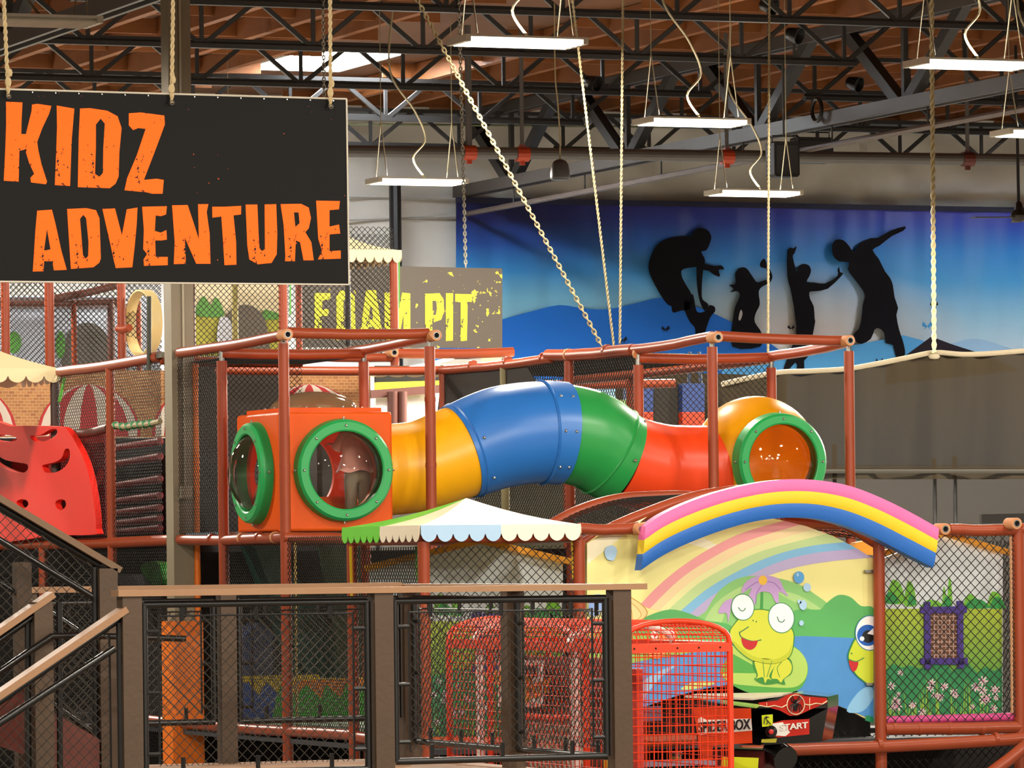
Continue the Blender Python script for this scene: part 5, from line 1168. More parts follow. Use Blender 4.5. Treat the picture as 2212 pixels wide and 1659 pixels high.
netpart(t, PY(640, 780, YV + 1), PY(852, 780, YV + 1) - PY(640, 780, YV + 1), V((0, 0, 1.3)), .06, .0038)
build('green_strip', MB().bar(PY(862, 560, YV), PY(862, 665, YV), .014, .01, (0, 1, 0)), mat('ribbon #59a83a', '#59a83a'), t); build('green_strip', MB().bar(PY(627, 600, YV), PY(627, 680, YV), .014, .01, (0, 1, 0)), MATS['ribbon #59a83a'], t)
mm = thing('meadow_panel', 'cream meadow panel with trees and a grey arch behind the upper net', 'panel', PY(515, 760, YV + 2.4))
build('board', flat(MB(), [(420, 560), (615, 560), (615, 770), (420, 770)], YV + 2.4, .03), mat('cream sky print', '#d8cfae', .6, .05), mm)
build('grass_print', flat(MB(), [(421, 682), (614, 690), (614, 769), (421, 769)], YV + 2.39, .004), mat('meadow yellow print', '#a9a93a', .6, .2, 4), mm)
build('tree_print', flat(MB(), smoothpoly([(424, 682), (426, 660), (434, 644), (442, 640), (450, 652), (456, 660), (464, 644), (472, 646), (480, 664), (482, 684)], 3), YV + 2.38, .004), mat('tree print', '#56963f', .6, .3, 10), mm); build('bush_print', flat(MB(), [(560, 690), (572, 668), (600, 676), (614, 690)], YV + 2.38, .004), MATS['tree print'], mm)
build('arch_print', flat(MB(), smoothpoly([(482, 770), (482, 700), (500, 670), (528, 658), (556, 668), (575, 700), (576, 770)], 3), YV + 2.37, .004), mat('grey arch', '#6b655c', .7), mm); build('arch_pale_print', flat(MB(), smoothpoly([(470, 740), (474, 690), (488, 685), (500, 700), (503, 740)], 3), YV + 2.36, .004), mat('pale arch print', '#c9d2e2', .6), mm)  # last shape: small pale arch beside the grey one
canopy('scalloped_awning', 'cream scalloped awning on the upper hut next to the kidz sign', PY(690, 545, YV - .05).x, PY(866, 545, YV - .05).x, YV - .05, YV + 1.3, PY(860, 541, YV - .05).z, PY(742, 508, YV + .6), ([(BEIGE, 9)], LEMON), ([(BEIGE, 6)], BEIGE), .125)
canopy('peaked_canopy', 'small cream and pale blue peaked canopy behind the sloping pipe', PY(905, 792, YV - .4).x, PY(1180, 792, YV - .4).x, YV - .4, YV + 1, PY(1000, 793, YV - .4).z, PY(1035, 754, YV + .3), ([(CREAM, 6), (CREAM, 6)], [mat('pale grey blue vinyl', '#cfd6cf', .5), LEMON]), ([(LEMON, 6)], LEMON), .05)
# white booth behind the nets, middle
bo = thing('white_booth', 'white booth with yellow fascia seen through the net behind the yellow tube', 'booth', PY(880, 930, 53))
build('wall', flat(MB(), [(812, 846), (950, 846), (950, 960), (812, 960)], 53, .05), mat('white booth wall', '#e6e0da', .5), bo)
build('fascia', flat(MB(), [(812, 826), (950, 822), (950, 842), (812, 846)], 52.9, .05), mat('yellow fascia', '#c9c417', .5), bo)
build('brown_beam', MB().bar(PY(800, 852, 52.8), PY(950, 840, 52.8), .05, .09), MATS['dark brown sleeve'], bo)
for px_ in (815, 945): build('leg', MB().cyl(V((PY(px_, 950, 53.02).x, 53.02, GZ)), PY(px_, 950, 53.02), .04, 6), BLACKM, bo)
for px_ in (848, 868): build('booth_post', MB().cyl(PY(px_, 960, 52.7), PY(px_, 846, 52.7), .06, 10), MATS['dark brown sleeve'], bo, True)
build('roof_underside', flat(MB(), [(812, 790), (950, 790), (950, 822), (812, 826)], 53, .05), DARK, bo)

# ------------------------------------------------------------------ wall banner
YBN = YW - .45
o5 = (1380, 430); f5 = 832 / 2191
def c5(*p): return cut(o5, f5, p)
bn = thing('wall_banner', 'huge blue wall banner with silhouettes of playing people', 'banner', PY(1650, 1010, YBN))
BM = bpy.data.materials.new('banner sky gradient'); BM.use_nodes = True; _n = BM.node_tree; N = _n.nodes; L = _n.links
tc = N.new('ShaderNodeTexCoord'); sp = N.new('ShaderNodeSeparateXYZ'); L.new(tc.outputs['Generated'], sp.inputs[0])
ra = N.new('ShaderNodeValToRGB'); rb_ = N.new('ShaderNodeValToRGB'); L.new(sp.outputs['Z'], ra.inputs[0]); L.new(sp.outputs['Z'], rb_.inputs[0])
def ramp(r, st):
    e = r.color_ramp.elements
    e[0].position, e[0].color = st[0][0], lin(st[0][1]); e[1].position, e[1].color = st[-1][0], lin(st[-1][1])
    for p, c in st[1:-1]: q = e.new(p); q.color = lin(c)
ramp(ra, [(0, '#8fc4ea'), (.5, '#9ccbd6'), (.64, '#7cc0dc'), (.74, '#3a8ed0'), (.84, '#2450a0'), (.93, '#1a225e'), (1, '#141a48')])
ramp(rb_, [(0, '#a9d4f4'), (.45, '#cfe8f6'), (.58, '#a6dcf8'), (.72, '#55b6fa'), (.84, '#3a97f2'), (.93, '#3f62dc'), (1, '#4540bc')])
mx = N.new('ShaderNodeMix'); mx.data_type = 'RGBA'; sm = N.new('ShaderNodeMapRange'); sm.inputs[1].default_value = .094; sm.inputs[2].default_value = .588; L.new(sp.outputs['X'], sm.inputs[0]); L.new(sm.outputs[0], mx.inputs[0]); L.new(ra.outputs[0], mx.inputs[6]); L.new(rb_.outputs[0], mx.inputs[7])  # ramps mixed along X, darker navy towards the left
# pale glow of the printed sky behind the figures
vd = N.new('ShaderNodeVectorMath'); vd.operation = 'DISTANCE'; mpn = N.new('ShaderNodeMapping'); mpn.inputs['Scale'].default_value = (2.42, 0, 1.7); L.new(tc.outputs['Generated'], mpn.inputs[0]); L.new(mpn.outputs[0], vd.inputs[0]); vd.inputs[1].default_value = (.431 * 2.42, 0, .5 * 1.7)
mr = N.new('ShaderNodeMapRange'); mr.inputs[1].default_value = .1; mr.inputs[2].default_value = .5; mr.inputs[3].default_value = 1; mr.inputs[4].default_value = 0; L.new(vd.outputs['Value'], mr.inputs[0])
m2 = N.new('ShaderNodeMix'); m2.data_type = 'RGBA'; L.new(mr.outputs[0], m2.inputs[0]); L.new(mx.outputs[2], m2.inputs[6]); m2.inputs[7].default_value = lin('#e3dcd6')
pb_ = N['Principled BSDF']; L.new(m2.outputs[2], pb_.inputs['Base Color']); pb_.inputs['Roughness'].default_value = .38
corn = [PY(984, 432, YBN), PY(2700, 463, YBN), PY(2700, 1010, YBN), PY(984, 1010, YBN)]
mb = MB(); NX, NZ = 140, 30
for j in range(NZ + 1):
    for i in range(NX + 1):
        u, w = i / NX, j / NZ; p = corn[3] * (1 - u) * (1 - w) + corn[2] * u * (1 - w) + corn[1] * u * w + corn[0] * (1 - u) * w
        mb.v.append(p + V((0, .02 * math.sin(u * 76 + 2 * math.sin(w * 5)) * (.3 + w) + .015 * math.sin(u * 182), 0)))
for j in range(NZ):
    for i in range(NX): mb.f.append((j * (NX + 1) + i, j * (NX + 1) + i + 1, (j + 1) * (NX + 1) + i + 1, (j + 1) * (NX + 1) + i))
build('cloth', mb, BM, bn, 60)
build('top_hem', MB().bar(corn[0] - V((0, .03, 0)), corn[1] - V((0, .03, 0)), .05, .09), mat('navy hem', '#1a1c3c', .6), bn)
_bl = [.08]
def bp5(name, col, polys, sm=3):
    for q in polys: build(name, flat(MB(), q, YBN - _bl[0], .003, sm), mat('banner ' + col, col, .6, .06, 1, spec=.12), bn)
    _bl[0] += .004
bp5('hill_print', '#2a72cc', [[(986, 720), (1085, 690), (1150, 672), (1208, 659), (1260, 666), (1310, 668), (1370, 656), (1428, 643), (1480, 655), (1530, 672), (1583, 697), (1640, 725), (1700, 770), (1740, 812), (986, 812)]])
bp5('hill_print', '#5fb0ea', [[(1560, 790), (1700, 765), (1830, 748), (1900, 735), (1950, 724), (1985, 733), (2040, 752), (2120, 760), (2212, 752), (2400, 765), (2550, 755), (2690, 770), (2690, 1005), (1560, 1005)]], 0); bp5('hill_print', '#a8d0f0', [[(2030, 755), (2070, 738), (2110, 732), (2160, 745), (2220, 775), (2030, 790)]])
bp5('tent_hill_print', '#2c242c', [[(1915, 792), (1960, 765), (2012, 727), (2060, 745), (2120, 764), (2200, 800), (1915, 830)]], 0)
SIL = [c5((310, 185), (340, 165), (385, 172), (410, 205), (408, 240), (385, 290), (355, 300), (375, 340), (370, 375), (330, 385), (250, 400), (245, 440), (270, 490), (300, 545), (300, 620), (240, 635), (195, 645), (185, 610), (165, 600), (130, 555), (75, 455), (55, 385), (75, 310), (105, 260), (160, 225), (240, 212), (300, 208)),
       c5((335, 330), (372, 340), (362, 440), (358, 520), (362, 570), (395, 600), (375, 635), (350, 590), (335, 520), (328, 420)),
       c5((255, 600), (300, 540), (315, 570), (330, 640), (375, 640), (400, 605), (430, 612), (433, 640), (405, 675), (375, 765), (370, 800), (325, 800), (320, 735), (285, 690)),
       c5((365, 370), (430, 380), (470, 378), (485, 400), (455, 403), (462, 440), (430, 432), (400, 410), (365, 400))]
bp5('crouching_man_print', '#0b080e', SIL)
bp5('girl_print', '#0b080e', [c5((550, 420), (575, 392), (610, 392), (640, 430), (668, 470), (690, 470), (735, 450), (730, 400), (695, 388), (690, 365), (712, 338), (728, 365), (728, 380), (745, 400), (760, 440), (745, 475), (700, 500), (682, 530), (688, 600), (665, 650), (660, 700), (700, 765), (690, 840), (532, 840), (535, 690), (550, 610), (575, 550), (560, 525), (520, 530), (540, 510), (515, 490), (548, 485), (550, 450))])
bp5('girl_gap_print', '#d8d2d0', [c5((580, 630), (590, 650), (580, 685), (570, 690), (568, 670))])
bp5('boy_print', '#0b080e', [c5((845, 290), (880, 280), (898, 268), (885, 310), (875, 325), (890, 390), (903, 420), (903, 392), (930, 370), (965, 375), (980, 405), (970, 440), (955, 470), (1000, 475), (1060, 480), (1130, 438), (1130, 405), (1140, 385), (1145, 415), (1162, 420), (1150, 440), (1075, 510), (1000, 525), (970, 530), (975, 570), (995, 610), (1000, 680), (1003, 700), (990, 770), (975, 880), (940, 920), (940, 980), (880, 980), (900, 960), (890, 930), (845, 980), (820, 980), (850, 890), (895, 770), (890, 680), (880, 600), (860, 500), (845, 440))], 2)
bp5('leaning_man_print', '#0b080e', [c5((1100, 260), (1125, 230), (1165, 235), (1195, 265), (1225, 300), (1260, 250), (1320, 222), (1360, 220), (1430, 180), (1515, 155), (1505, 180), (1440, 210), (1370, 265), (1330, 290), (1365, 340), (1400, 410), (1430, 450), (1445, 490), (1455, 560), (1475, 620), (1465, 660), (1480, 740), (1500, 800), (1510, 840), (1515, 880), (1495, 910), (1465, 905), (1445, 830), (1405, 820), (1395, 760), (1365, 735), (1340, 745), (1320, 795), (1265, 825), (1225, 800), (1225, 765), (1250, 740), (1265, 690), (1275, 600), (1285, 560), (1275, 520), (1215, 440), (1190, 400), (1195, 360), (1140, 355), (1105, 320))], 2)
def fly(x, y, s): return [[(x, y), (x - 9 * s, y - 10 * s), (x - 11 * s, y - 1 * s), (x - 4 * s, y + 2 * s), (x - 7 * s, y + 8 * s)], [(x, y), (x + 8 * s, y - 11 * s), (x + 11 * s, y - 2 * s), (x + 4 * s, y + 2 * s), (x + 6 * s, y + 8 * s)]]
bp5('butterfly_print', '#1c1a20', fly(1438, 712, .8) + fly(1709, 709, .7) + fly(2018, 660, .8) + fly(1346, 735, .8) + fly(1900, 782, .8), 0); bp5('butterfly_print', '#4aa2e2', fly(2003, 705, 1.0), 0)

# low wall padding and dim band below the banner
tag(build('wall_pad', MB().box((20, 76.2, GZ), (45, 76.5, PY(1700, 1035, 76.2).z)), mat('grey brown wall padding', '#35302a', .7, .1, 1)), 'long grey padding along the foot of the far wall', 'wall padding')
tag(build('cross_bar', MB().bar(PY(2118, 1121, 44), PY(2260, 1118, 44), .05, .09), mat('dark bar paint', '#2e2a27', .5)), 'dark horizontal bar above the end bay of the play frame', 'bar')

# ------------------------------------------------------------------ trampoline safety curtain
CUR = bpy.data.materials.new('olive mesh curtain'); CUR.use_nodes = True; _n = CUR.node_tree; N = _n.nodes; L = _n.links
N.remove(N['Principled BSDF']); tr = N.new('ShaderNodeBsdfTransparent'); di = N.new('ShaderNodeBsdfDiffuse'); di.inputs[0].default_value = lin('#2c261d'); ms = N.new('ShaderNodeMixShader'); ms.inputs[0].default_value = .975
L.new(tr.outputs[0], ms.inputs[1]); L.new(di.outputs[0], ms.inputs[2]); L.new(ms.outputs[0], N['Material Output'].inputs[0])
YK = 58.0
cu = thing('safety_curtain', 'dark olive mesh curtain hanging from the thick rope behind the yellow ball pod', 'curtain', PY(1950, 1030, YK))
top = curve([(a, b, 0) for a, b in ((1560, 830), (1640, 812), (1690, 804), (1750, 802), (1830, 797), (1900, 785), (1960, 773), (2018, 762), (2080, 766), (2140, 764), (2230, 757), (2330, 754), (2450, 770), (2600, 764), (2700, 750))], 4)
mb = MB(); rows = 16
for j in range(rows + 1):
    for i, p in enumerate(top):
        y_ = p.y + (1035 - p.y) * j / rows; q = PY(p.x, y_, YK)
        mb.v.append(q + V((0, .10 * math.sin(i * .55 + j * .12) * (j / rows) + .05 * math.sin(i * 1.3) * (1 - j / rows * .4) + .25 * math.exp(-((p.x - 2018) / 60) ** 2) * (1 - j / rows) * 0, 0)))
n = len(top)
for j in range(rows):
    for i in range(n - 1): mb.f.append((j * n + i, j * n + i + 1, (j + 1) * n + i + 1, (j + 1) * n + i))
build('mesh', mb, CUR, cu, 80)
build('top_rope', MB().tube([PY(p.x, p.y, YK - .03) for p in top], .035, 8), mat('tan hem rope', '#6e6450', .8), cu, True)
build('gather', MB().ball(PY(2018, 770, YK - .06), .06, 8, (1.4, .6, .7)), mat('tan hem rope', '#6e6450', .8), cu, True)
mb = MB()
build('hem', MB().tube([PY(p.x, 1018, YK - .12) for p in top[8:]], .03, 6), mat('dark hem', '#2e2a22', .8), cu)
for px_, y0_, y1_ in ((1802, 960, 1110), (2018, 990, 1130), (2062, 985, 1130)):
    tag(build('curtain_pole', MB().cyl(PY(px_, y0_, YK + .7), V((PY(px_, y0_, YK + .7).x, YK + .7, GZ)), .03, 8), BLACKM), {1802: 'thin black pole behind the curtain next to the ball pod', 2018: 'thin black pole under the curtain below the thick rope', 2062: 'thin black pole under the curtain nearest the picture edge'}[px_], 'pole')
# second dark net hung further back (left part)
tag(build('back_curtain', MB().prism([PY(1330, 800, 59), PY(1700, 812, 59), V((PY(1700, 1040, 59).x, 59, GZ)), V((PY(1330, 1040, 59).x, 59, GZ))], (0, .02, 0)), CUR), 'dark mesh curtain seen through the net of the far tower', 'curtain')

# ------------------------------------------------------------------ ropes and chains from the roof
def droop(name, label, cat, a, b, y, r, kind='rope', zt=8.5):
    p, q = PY(*b, y), PY(*a, y); q = p + (q - p) * ((zt - p.z) / (q.z - p.z))
    mb = chain_mb(p, q, .062, .008) if kind == 'chain' else rope_mb(p, q, r)
    return tag(build(name, mb, GALV, None, True), label, cat)
droop('hanging_rope', 'rope hanging straight down to the sloping pipe, rightmost of three', 'rope', (1343, 300), (1339, 742), 44.6, .0125)
droop('hanging_rope', 'slanting rope to the sloping pipe, middle of three', 'rope', (1275, 320), (1326, 748), 44.6, .0125)
droop('hanging_chain', 'long slanting chain reaching the sloping pipe, leftmost of three', 'chain', (1008, 200), (1300, 748), 45, .018, 'chain')
droop('hanging_rope', 'thin rope hanging down in front of the banner behind the far tower', 'rope', (1661, 200), (1659, 765), 47, .0125)
droop('hanging_rope', 'thick pale rope holding up the mesh curtain', 'rope', (2012, -20), (2018, 762), YK - .1, .03, zt=8.7)

# ------------------------------------------------------------------ speakers, fan, cable coil
sp_ = thing('pendant_speaker', 'grey pendant speaker hanging on a cord below the girder', 'speaker', PY(1210, 388, 58)); q = sp_.location.copy()
build('speaker_body', MB().lathe(q, (0, 0, 1), [(0, 0), (.1, 0), (.118, .015), (.122, .03), (.12, .1), (.1, .19), (.075, .23), (.03, .25), (0, .25)], 28), mat('grey speaker shell', '#4a4a4d', .5), sp_, True)
build('grille', MB().lathe(q, (0, 0, 1), [(.0, -.004), (.105, -.004), (.112, .012)], 28, False), BLACKM, sp_, True)
build('cord', MB().tube(curve([q + V((0, 0, .25)), q + V((.005, 0, .5)), q + V((-.02, 0, .95)), q + V((-.05, 0, 1.3)), V((q.x - .05, q.y, 8.5))], 4), .009, 6), GALV, sp_)
def spk(px0, py0, px1, py1, y, label, yaw=.2):
    a, b = PY(px0, py1, y), PY(px1, py0, y); t = thing('stage_speaker', label, 'speaker', ((a.x + b.x) / 2, y, a.z)); w = b.x - a.x; h = b.z - a.z
    build('cabinet', MB().prism([(a.x, y, a.z + .03), (a.x + .03, y, a.z), (b.x - .03, y, a.z), (b.x, y, a.z + .03), (b.x, y, b.z - .02), (b.x - .02, y, b.z), (a.x + .02, y, b.z), (a.x, y, b.z - .02)], (0, .28, 0)), mat('black speaker cabinet', '#121011', .5), t)
    build('grille', MB().box((a.x + .03, y - .012, a.z + .05), (b.x - .03, y, b.z - .05)), mat('black grille cloth', '#1d1b1b', .8, .3, 60), t)
    build('yoke', MB().tube([(a.x + .02, y + .1, b.z - .02), (a.x + .02, y + .1, b.z + .08), (b.x - .02, y + .1, b.z + .08), (b.x - .02, y + .1, b.z - .02)], .012, 6).cyl(((a.x + b.x) / 2, y + .1, b.z + .08), ((a.x + b.x) / 2, y + .1, 8.36), .015, 6), WEBS, t)
spk(1673, 306, 1727, 381, 62.7, 'black upright loudspeaker hanging below the girder'); spk(1724, 297, 1800, 350, 67.6, 'black wide loudspeaker hanging behind the upright one')
t = thing('cable_coil', 'coil of black cable hung on the girder above the loudspeakers', 'cable', PX(1765, 262, 30.85)); q = t.location.copy()
build('coil', MB().tube([q + V((0, .16 * math.cos(a) * (1 + .03 * math.sin(5 * a)), .16 + .16 * math.sin(a))) for a in [2 * math.pi * k / 40 * 3 for k in range(41)]], .03, 6), BLACKM, t, True)
for px_, py_, y, lb in ((1660, 12, 62.85, 'round black spotlight clamped to the truss at the top edge'), (1280, 178, 67.7, 'small black spotlight clamped at the end of the truss'), (1845, 180, 67.7, 'small black spotlight below the far truss'), (1715, 75, 62.85, 'black spotlight aimed down beside the girder webs')):
    t = thing('spotlight', lb, 'spotlight', PY(px_, py_, y)); q = t.location.copy()
    build('can', MB().lathe(q, (.5, -.8, -.3), [(.03, -.14), (.08, -.1), (.1, 0), (.12, .1), (.11, .1), (.09, .02), (0, .02)], 18), BLACKM, t, True); build('clamp', MB().cyl(q, V((q.x, q.y, 8.45)), .02, 6), WEBS, t)
fn = thing('ceiling_fan', 'dark ceiling fan on a long rod in front of the banner edge', 'fan', PY(2201, 480, 62)); q = fn.location.copy()
build('rod', MB().cyl(q + V((0, 0, .15)), V((q.x - .02, q.y, 8.6)), .022, 8), BLACKM, fn, True)
build('motor', MB().lathe(q, (0, 0, 1), [(0, 0), (.06, .005), (.1, .04), (.12, .09), (.1, .14), (.06, .17), (.05, .24), (.03, .28), (0, .28)], 24), mat('dark bronze', '#211b16', .35, metal=.4), fn, True)
for k in range(3):
    a = math.pi + .12 + 2 * math.pi * k / 3; d = V((math.cos(a), math.sin(a), -.03)); p1_, p2_ = q + V((0, 0, .07)) + d * .1, q + V((0, 0, .07)) + d * .75
    build('blade', MB().bar(p1_, p2_, .11, .012, (0, 0, 1)), mat('dark blade', '#3a3028', .5), fn)

# ------------------------------------------------------------------ things between the towers
t = thing('padded_tower', 'blue and orange padded posts with dark mesh behind the tube slide', 'padded frame', PY(1440, 930, 50))
for a, b in ((1362, 1411), (1474, 1522)):
    build('blue_pad', flat(MB(), [(a, 828), (b, 828), (b, 890), (a, 890)], 50, .2), mat('navy blue pad', '#2b4584', .5), t); build('orange_pad', flat(MB(), [(a, 890), (b, 890), (b, 1000), (a, 1000)], 50, .2), mat('orange red pad', '#d6401a', .5), t)
for px_ in (1366, 1518): build('leg', MB().cyl(V((PY(px_, 950, 50.1).x, 50.1, GZ)), PY(px_, 990, 50.1), .03, 6), BLACKM, t)
build('mesh_screen', flat(MB(), [(1411, 829), (1474, 829), (1474, 1000), (1411, 1000)], 50.1, .02), mat('dark speckled mesh', '#2c2820', .8, .6, 60), t)
for px_ in (1385, 1500): build('strap', MB().cyl(PY(px_ - 12, 828, 50.1), PY(px_ - 10, 760, 50.1), .02, 6).cyl(PY(px_ + 14, 828, 50.1), PY(px_ + 10, 760, 50.1), .02, 6), mat('navy strap', '#28364a', .6), t)
build('leaf_board', flat(MB(), [(1318, 866), (1362, 862), (1362, 930), (1318, 930)], 49.9, .03), mat('leaf green board', '#8fae6a', .6, .5, 14), t)
# dark slides and soft floor under the left tower
SLG = mat('dark green slide', '#1f5a4c', .45, .2, 3)
tag(build('green_slide', MB().prism([PY(550, 1180, 42.4), PY(600, 1180, 42.4), PY(790, 1480, 42.4), PY(790, 1560, 42.4), PY(700, 1560, 42.4)], (0, .4, 0)), SLG), 'dark green slide slanting down under the orange cube tower', 'slide')
tag(build('green_wall_pad', MB().prism([PY(690, 1180, 42.0), PY(800, 1180, 42.0), PY(800, 1480, 42.0), PY(740, 1480, 42.0)], (0, .05, 0)), mat('olive green pad', '#2f4a2a', .6, .3, 4)), 'olive green padded wall under the cube tower beside the canopy post', 'pad')
yb3 = 41.0
tag(build('blue_ramp', MB().prism([PY(500, 1400, yb3 + 1), PY(560, 1345, yb3 + 1), PY(590, 1370, yb3 + 1), PY(590, 1460, yb3 + 1), PY(500, 1460, yb3 + 1)], (0, .3, 0)), mat('dusky blue pad', '#33406a', .6)), 'dusky blue soft block behind the front net', 'soft block')
zz = thing('zigzag_barrier', 'soft barrier with blue and green peaks under a yellow and orange zigzag', 'soft barrier', PY(650, 1562, yb3))
build('back_board', flat(MB(), [(512, 1461), (690, 1458), (693, 1466), (792, 1464), (792, 1562), (512, 1562)], yb3, .1), mat('yellow foam print', '#d9b21c', .5), zz)
build('orange_print', flat(MB(), [(636, 1470), (792, 1466), (792, 1550), (636, 1550)], yb3 - .003, .003), mat('orange foam print', '#dd7a24', .5), zz)
build('blue_print', flat(MB(), [(513, 1490), (525, 1475), (538, 1474), (560, 1502), (576, 1473), (590, 1485), (600, 1500), (588, 1560), (513, 1560)], yb3 - .006, .003), mat('blue foam print', '#2c4fa0', .5), zz)
build('green_print', flat(MB(), [(586, 1560), (598, 1500), (610, 1478), (640, 1500), (662, 1478), (695, 1510), (704, 1478), (735, 1508), (748, 1475), (770, 1490), (792, 1475), (792, 1560)], yb3 - .008, .003), mat('green foam print', '#3aa12a', .5), zz)
tag(build('soft_floor', MB().box((x0 + .05, YT - 1.5, L0 - .04), (x1 + .3, yb3, L0 + .03)), mat('pale green floor mat', '#8fa58f', .6, .3, 12)), 'pale green soft floor in front of the zigzag barrier', 'floor mat')
tag(build('leaf_cushion', MB().prism([PX(a, b, 14.4) for a, b in smoothpoly([(303, 1222), (330, 1212), (348, 1225), (350, 1262), (335, 1268), (312, 1245)], 3)], (.1, 0, 0)), mat('bright green vinyl', '#2f9a2a', .3)), 'bright green leaf-shaped cushion behind the net, left of the column', 'cushion')
tag(build('green_prop', MB().ball(PX(455, 1228, 14.5), .14, 14, (1, .6, .8)), mat('dim green vinyl', '#2d5a2a', .4), None, True), 'dim green soft ball behind the net, right of the column', 'ball')
mb = MB()
tag(build('deck_mat', MB().box((x0 + .05, YB + .1, L1 - .02), (x0 + .6, YC - .2, L1 + .06)), mat('pale blue mesh mat', '#8fb0c4', .6, .3, 40)), 'pale blue mat at the foot of the tower net beside the column', 'mat')

# ------------------------------------------------------------------ timber guard rails with chain-link
POSTM = mat('brown stained timber', '#4a3624', .6, .18, 5, bump=.15, bscale=30); CAPM = mat('tan stained cap', '#97704f', .55, .12, 4, bump=.1, bscale=20)
LINK = mat('chain-link wire', '#2f2a23', .42, .1, metal=.5)
YR1 = 29.0; hwp = .06; ZC = PY(800, 1268, YR1).z; ZD = .3
XR = [PY(281, 1450, YR1).x, PY(824, 1450, YR1).x, PY(1338, 1450, YR1).x]
def timber_post(t, x, y, z0, z1, h=hwp): return build('post', MB().box((x - h, y - h, z0), (x + h, y + h, z1)), POSTM, t)
def bay(t, p, q, z0, z1, cell=.066, clips=True, mesh=True):
    """black pipe frame with chain-link between floor points p and q"""
    p, q = V(p), V(q); d = (q - p); L_ = d.length; dh = d / L_; a, b = p + dh * .03, q - dh * .03
    fr = build('pipe_frame', MB().cyl((a.x, a.y, z0), (b.x, b.y, z0), .022, 10).cyl((a.x, a.y, z1), (b.x, b.y, z1), .022, 10).cyl((a.x, a.y, z0), (a.x, a.y, z1), .022, 10).cyl((b.x, b.y, z0), (b.x, b.y, z1), .022, 10), BLACKM, t, True)
    a2, b2 = a + dh * .09, b - dh * .09
    build('tension_bar', MB().cyl((a2.x, a2.y, z0 + .06), (a2.x, a2.y, z1 - .06), .007, 6).cyl((b2.x, b2.y, z0 + .06), (b2.x, b2.y, z1 - .06), .007, 6).cyl((a2.x, a2.y, z1 - .07), (b2.x, b2.y, z1 - .07), .006, 6), BLACKM, fr)
    for k in range(3):
        z = z0 + (z1 - z0) * (.12 + .36 * k)
        for u, v in ((a, a2), (b, b2)): build('band', MB().cyl((u.x, u.y, z), (v.x, v.y, z), .014, 6), BLACKM, fr)
        w = a + (b - a) * ((k + .5) / 3)
        for zz_, s_ in ((z1, -1), (z0, 1)): build('clip', MB().cyl((w.x, w.y, zz_), (w.x, w.y, zz_ + s_ * .1), .014, 6), BLACKM, fr)
    if mesh: build('chain_link', MB().net((a2.x, a2.y, z0 + .05), b2 - a2, (0, 0, z1 - z0 - .11), cell, .0028), LINK, t, kind='stuff', fix=False)
gr_ = thing('guard_rail', 'brown timber guard rail with chain-link panels across the foreground', 'railing', (10.7, YR1, ZD))
for x in XR: timber_post(gr_, x, YR1, ZD - 1, ZC - .037)
build('cap', MB().prism([(XR[0] - .09, YR1 - .075, ZC - .037), (PY(1388, 1260, YR1).x, YR1 - .075, ZC - .037), (PY(1388, 1260, YR1).x, YR1 + .075, ZC - .037), (XR[0] - .09, YR1 + .075, ZC - .037)], (0, 0, .037)), CAPM, gr_)
zf0, zf1 = PY(600, 1652, YR1).z, PY(600, 1302, YR1).z
bay(gr_, (XR[0] + hwp, YR1, 0), (XR[1] - hwp, YR1, 0), zf0 - .04, zf1); bay(gr_, (XR[1] + hwp, YR1, 0), (XR[2] - hwp, YR1, 0), zf0, zf1)
rr_ = thing('return_rail', 'brown timber return rail receding beside the orange cage', 'railing', (XR[2], 30.6, ZD)); xr_ = XR[2]
y1_, y2_ = PX(1108, 1450, xr_).y, PX(886, 1450, xr_).y
for y in (y1_, y2_): timber_post(rr_, xr_, y, ZD - 1, ZC - .037)
build('cap', MB().box((xr_ - .075, YR1 + .08, ZC - .038), (xr_ + .075, y2_ + .08, ZC - .001)), CAPM, rr_)
bay(rr_, (xr_, YR1 + hwp, 0), (xr_, y1_ - hwp, 0), .42, ZC - .1); bay(rr_, (xr_, y1_ + hwp, 0), (xr_, y2_ - hwp, 0), .42, ZC - .1)
re_ = thing('rear_rail', 'brown timber rear rail of the deck in front of the zigzag barrier', 'railing', (10.7, y2_, ZD))
xs = [PY(490, 1450, y2_).x, PY(60, 1450, y2_).x]
for x in xs: timber_post(re_, x, y2_, ZD - 1, ZC - .03, .055)
build('cap', MB().box((xs[1] - .1, y2_ - .075, ZC - .03), (xr_ - .08, y2_ + .075, ZC + .01)), CAPM, re_)
bay(re_, (xs[0] + .06, y2_, 0), (xr_ - hwp, y2_, 0), PY(600, 1556, y2_).z, ZC - .1, .066); bay(re_, (xs[1] + .06, y2_, 0), (xs[0] - .06, y2_, 0), PY(600, 1556, y2_).z, ZC - .1, .066)
dk = thing('landing_deck', 'tan timber landing deck between the guard rails', 'deck', (10.6, 31, ZD - .1))
for k in range(22):
    y = YR1 - .1 + (y2_ + .2 - YR1) * k / 22; w = (y2_ + .2 - YR1) / 22
    build('plank', MB().box((XR[0] - .1, y + .003, ZD - .04), (XR[2] + .1, y + w - .003, ZD)), CAPM, dk)
build('joist', MB().box((XR[0] - .1, YR1 - .1, ZD - .25), (XR[2] + .1, y2_ + .1, ZD - .05)), POSTM, dk)
